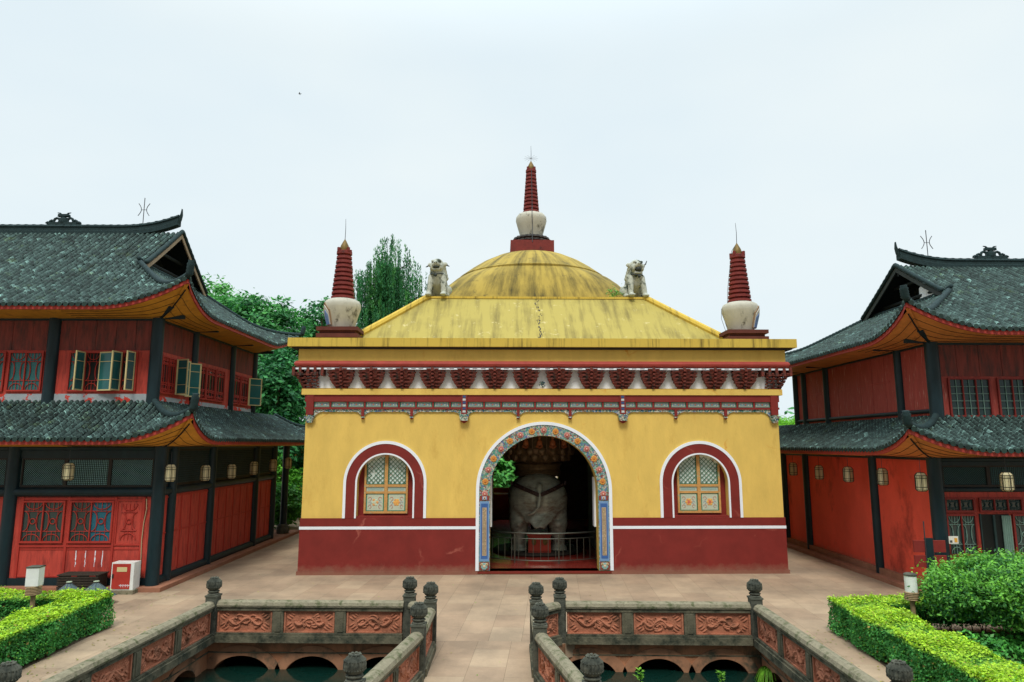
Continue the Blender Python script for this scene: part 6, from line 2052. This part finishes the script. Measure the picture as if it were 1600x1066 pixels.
def fern(label, loc, seed):
    rg = np.random.default_rng(seed); b = MB()
    for k in range(46):
        a = math.pi + rg.normal() * .8; l = rg.uniform(.25, .5); z = 0
        pts = []
        for j in range(7):
            u = j / 6; pts.append(Vector((math.cos(a) * l * (u * .75), math.sin(a) * l * u * .8 - .08 * u, .16 * math.sin(u * 2.2) - .42 * l * u ** 2 * 2)))
        for j in range(6):
            w = .028 * (1 - j / 7); g = rg.uniform(.6, 1.3)
            s_ = Vector((-math.sin(a), math.cos(a), .3)) * w
            b.add([pts[j] - s_, pts[j] + s_, pts[j + 1] + s_ * .8, pts[j + 1] - s_ * .8], [(0, 1, 2, 3)], (g, g, g * .7))
    o = b.build('fern', M['bright_leaf'], attr=True, recalc=False); tag(o, label, 'fern', loc=loc)
fern('bright green fern tuft hanging from the right pond wall', (4.93, 15.1, -.42), 4)
fern_2 = None

# ------------------------------------------------------------------ bollard lamps
t = thing('bollard_lamp', 'square white bollard lamp on a wooden post behind the left hedge', 'garden lamp', (-11.25, 15.9, 0), .15, 'white garden lamps on wooden posts')
q = MB(); q.tube([(0, 0, 0), (.01, 0, .45), (0, 0, .80)], [.05, .048, .052], n=10); q.build('post', M['lamp_wood'], t, smooth=True)
q = MB()
for k in range(6): q.lathe([(.15, .84 + k * .033), (.165, .855 + k * .033), (.15, .87 + k * .033)], n=16)
q.lathe([(.05, .76), (.06, .84), (.15, .845)], n=12); q.build('bark_collar', M['lamp_wood'], t)
q = MB(); q.box(-.135, .135, -.12, .12, 1.04, 1.44); q.build('shade', M['lamp_white'], t)
q = MB(); q.box(-.145, .145, -.13, .13, 1.44, 1.465); q.build('lid', M['stone_post'], t)
t = thing('bollard_lamp', 'round white bollard lamp on a wooden post beside the shrub tree', 'garden lamp', (8.42, 15.92, 0), 0, 'white garden lamps on wooden posts')
q = MB(); q.tube([(0, 0, 0), (.01, 0, .45), (0, 0, .80)], [.05, .048, .052], n=10); q.build('post', M['lamp_wood'], t, smooth=True)
q = MB()
for k in range(5): q.lathe([(.14, .82 + k * .036), (.155, .838 + k * .036), (.14, .855 + k * .036)], n=20)
q.lathe([(.05, .74), (.06, .82), (.14, .825)], n=12); q.build('bark_collar', M['lamp_wood'], t)
q = MB(); q.lathe([(.125, 1.0), (.125, 1.34)], n=28); q.build('shade', M['lamp_white'], t, smooth=True)
q = MB(); q.lathe([(.135, 1.342), (.135, 1.37), (.10, 1.395)], n=28); q.build('lid', M['stone_post'], t)

# ------------------------------------------------------------------ things in front of the left pavilion
t = thing('equipment_cabinet', 'white metal cabinet with red door and blank yellow plate beside the corner column', 'cabinet', (-11.66, 20.22, .05), R(2)); t.scale = (.80, .85, .90)
q = MB(); q.box(-.46, .50, -.34, .24, -.06, .06); q.build('concrete_pad', M['stone_cap'], t)
q = MB(); q.box(-.38, .42, -.22, .20, .06, .90); q.build('case', M['lamp_white'], t)
q = MB(); q.box(-.34, .30, -.235, -.221, .09, .86); d_ = q.build('door', M['cab_red'], t)
q = MB(); q.box(-.18, .18, -.242, -.236, .62, .76); q.build('plate', M['cream'], d_)
q = MB(); q.box(-.33, -.28, -.255, -.236, .42, .55); q.build('handle', M['black'], d_)
q = MB()
for k in range(9):
    q.box(-.06 + k * .042, -.035 + k * .042, -.240, -.236, .19, .215 + .012 * (k % 2)); 
    if k % 2: q.box(-.06 + k * .042, -.03 + k * .042, -.240, -.236, .155, .17)
q.build('stencilled_marks', M['white'], d_)
t = thing('slatted_bench', 'low dark brown slatted bench against the left pavilion wall', 'bench', (-12.88, 20.2, .0), R(2)); t.scale = (.80, .9, .82)
q = MB()
for k in range(6): q.box(-.72, .72, -.30, -.262, .10 + k * .085, .16 + k * .085)
q.build('front_slats', M['bench'] if 'bench' in M else M['bark_dark'], t)
q = MB()
for k in range(5): q.box(-.74, .74, -.30 + k * .125, -.20 + k * .125, .615, .65)
q.build('seat', M['bark_dark'], t)
for sx in (-1, 0, 1):
    q = MB(); q.box(sx * .66 - .04, sx * .66 + .04, -.26, .28, 0, .61); q.build('leg', M['bark_dark'], t)
def umb(label, x, y, rz):
    t = thing('parasol', label, 'umbrella', (x, y, 0), rz, 'dark open umbrellas on the ground')
    q = MB(); n = 8; vs = [(0, 0, .60)]
    for ring in (1, 2, 3):
        for k in range(n * 2):
            a = k * math.pi / n; rr = .50 * ring / 3 * (1 if k % 2 == 0 else .90); vs.append((rr * math.cos(a), rr * math.sin(a), .60 - .40 * (ring / 3) ** 1.02 - (0 if k % 2 == 0 else -.012)))
    fs = [(0, 1 + k, 1 + (k + 1) % 16) for k in range(16)]
    for r_ in (0, 1):
        for k in range(16): fs.append((1 + r_ * 16 + k, 17 + r_ * 16 + k, 17 + r_ * 16 + (k + 1) % 16, 1 + r_ * 16 + (k + 1) % 16))
    q.add(vs, fs); q.build('canopy', M['umbrella'], t)
    q = MB()
    for k in range(n):
        a = k * 2 * math.pi / n; q.tube([(0, 0, .605), (.50 * math.cos(a), .50 * math.sin(a), .205)], .006, n=4)
    q.build('rib', M['wire'], t)
    q = MB(); q.lathe([(.07, .59), (.07, .605)], n=12); q.build('cap', M['pale_panel'], t)
    q = MB(); q.tube([(0, 0, .0), (0, 0, .59)], .014, n=6); q.build('pole', M['wire'], t)
umb('dark teal open umbrella standing low before the slatted bench, the left of two', -12.22, 18.6, .2)
umb('dark teal open umbrella standing low between the other one and the cabinet', -11.55, 18.7, .5)

# ------------------------------------------------------------------ sign boards on a pole, right
t = thing('direction_sign', 'dark red blank sign boards stacked on a black pole by the right pavilion corner', 'sign', (10.55, 18.9, 0), 0)
q = MB(); q.box(-.09, .09, -.05, .05, 0, 1.76); q.build('pole', M['column'], t)
for (x0, x1, z0, z1) in ((-.40, -.10, 1.40, 1.70), (-.40, -.10, 1.02, 1.32), (.10, .42, 1.40, 1.70), (.10, .42, 1.02, 1.32)):
    q = MB(); q.box(x0, x1, -.03, .03, z0, z1); b_ = q.build('sign_board', M['maroon'], t)
    q = MB(); q.box(x0, x1, -.033, -.030, z1 - .01, z1); q.build('board_edge', M['maroon_pale'], b_)
q = MB(); q.box(-.12, -.10, -.055, -.03, .93, 2.2); q.build('pole_edge', M['wire'], t)
t = thing('notice_plate', 'small white notice with an orange square on the right pavilion corner column', 'notice', (11.62, 19.62, 1.62), R(2))
q = MB(); q.box(-.12, .14, -.012, .0, -.10, .10, (.75, .74, .66)); q.box(.03, .11, -.018, -.012, -.06, .05, (.72, .36, .05)); q.box(-.10, -.03, -.018, -.012, -.07, -.01, (.08, .08, .08))
q.build('plate', M['tint'], t, attr=True)

# bird, far in the sky
t = bpy.data.objects.new
q = MB(); limb(q, [(-.28, 0, 0), (0, 0, .02), (.28, 0, .03)], [.05, .11, .06], n=8); q.ball((.36, 0, .06), .07, nu=8, nv=6)
for s_ in (-1, 1): q.add([(.12, s_ * .08, .04), (.10, s_ * .45, .14), (.0, s_ * .75, .06), (-.10, s_ * .42, .10), (-.12, s_ * .08, .03), (.0, s_ * .3, .02)], [(0, 1, 3, 4), (1, 2, 3), (0, 5, 1), (5, 4, 3)])
o = q.build('bird', M['wire']); o.scale = (.45, .45, .45); tag(o, 'tiny dark bird flying alone in the pale sky', 'bird', loc=(-24.5, 68, 41.5), rz=.2)
# yellow wall seen beyond the porch
q = MB(); q.box(-17, -11.6, 44.0, 44.4, 0, 3.6); q.box(-17.1, -11.5, 43.9, 44.5, 3.6, 3.9); o = q.build('garden_wall', M['yellow']); tag(o, 'yellow garden wall behind the bushes beyond the left pavilion porch', 'wall')
q = MB(); q.box(12.0, 19.0, 40, 40.3, 0, 1.0); o = q.build('garden_wall', M['yellow_slab']); tag(o, 'low pale wall in the gap right of the temple', 'wall')
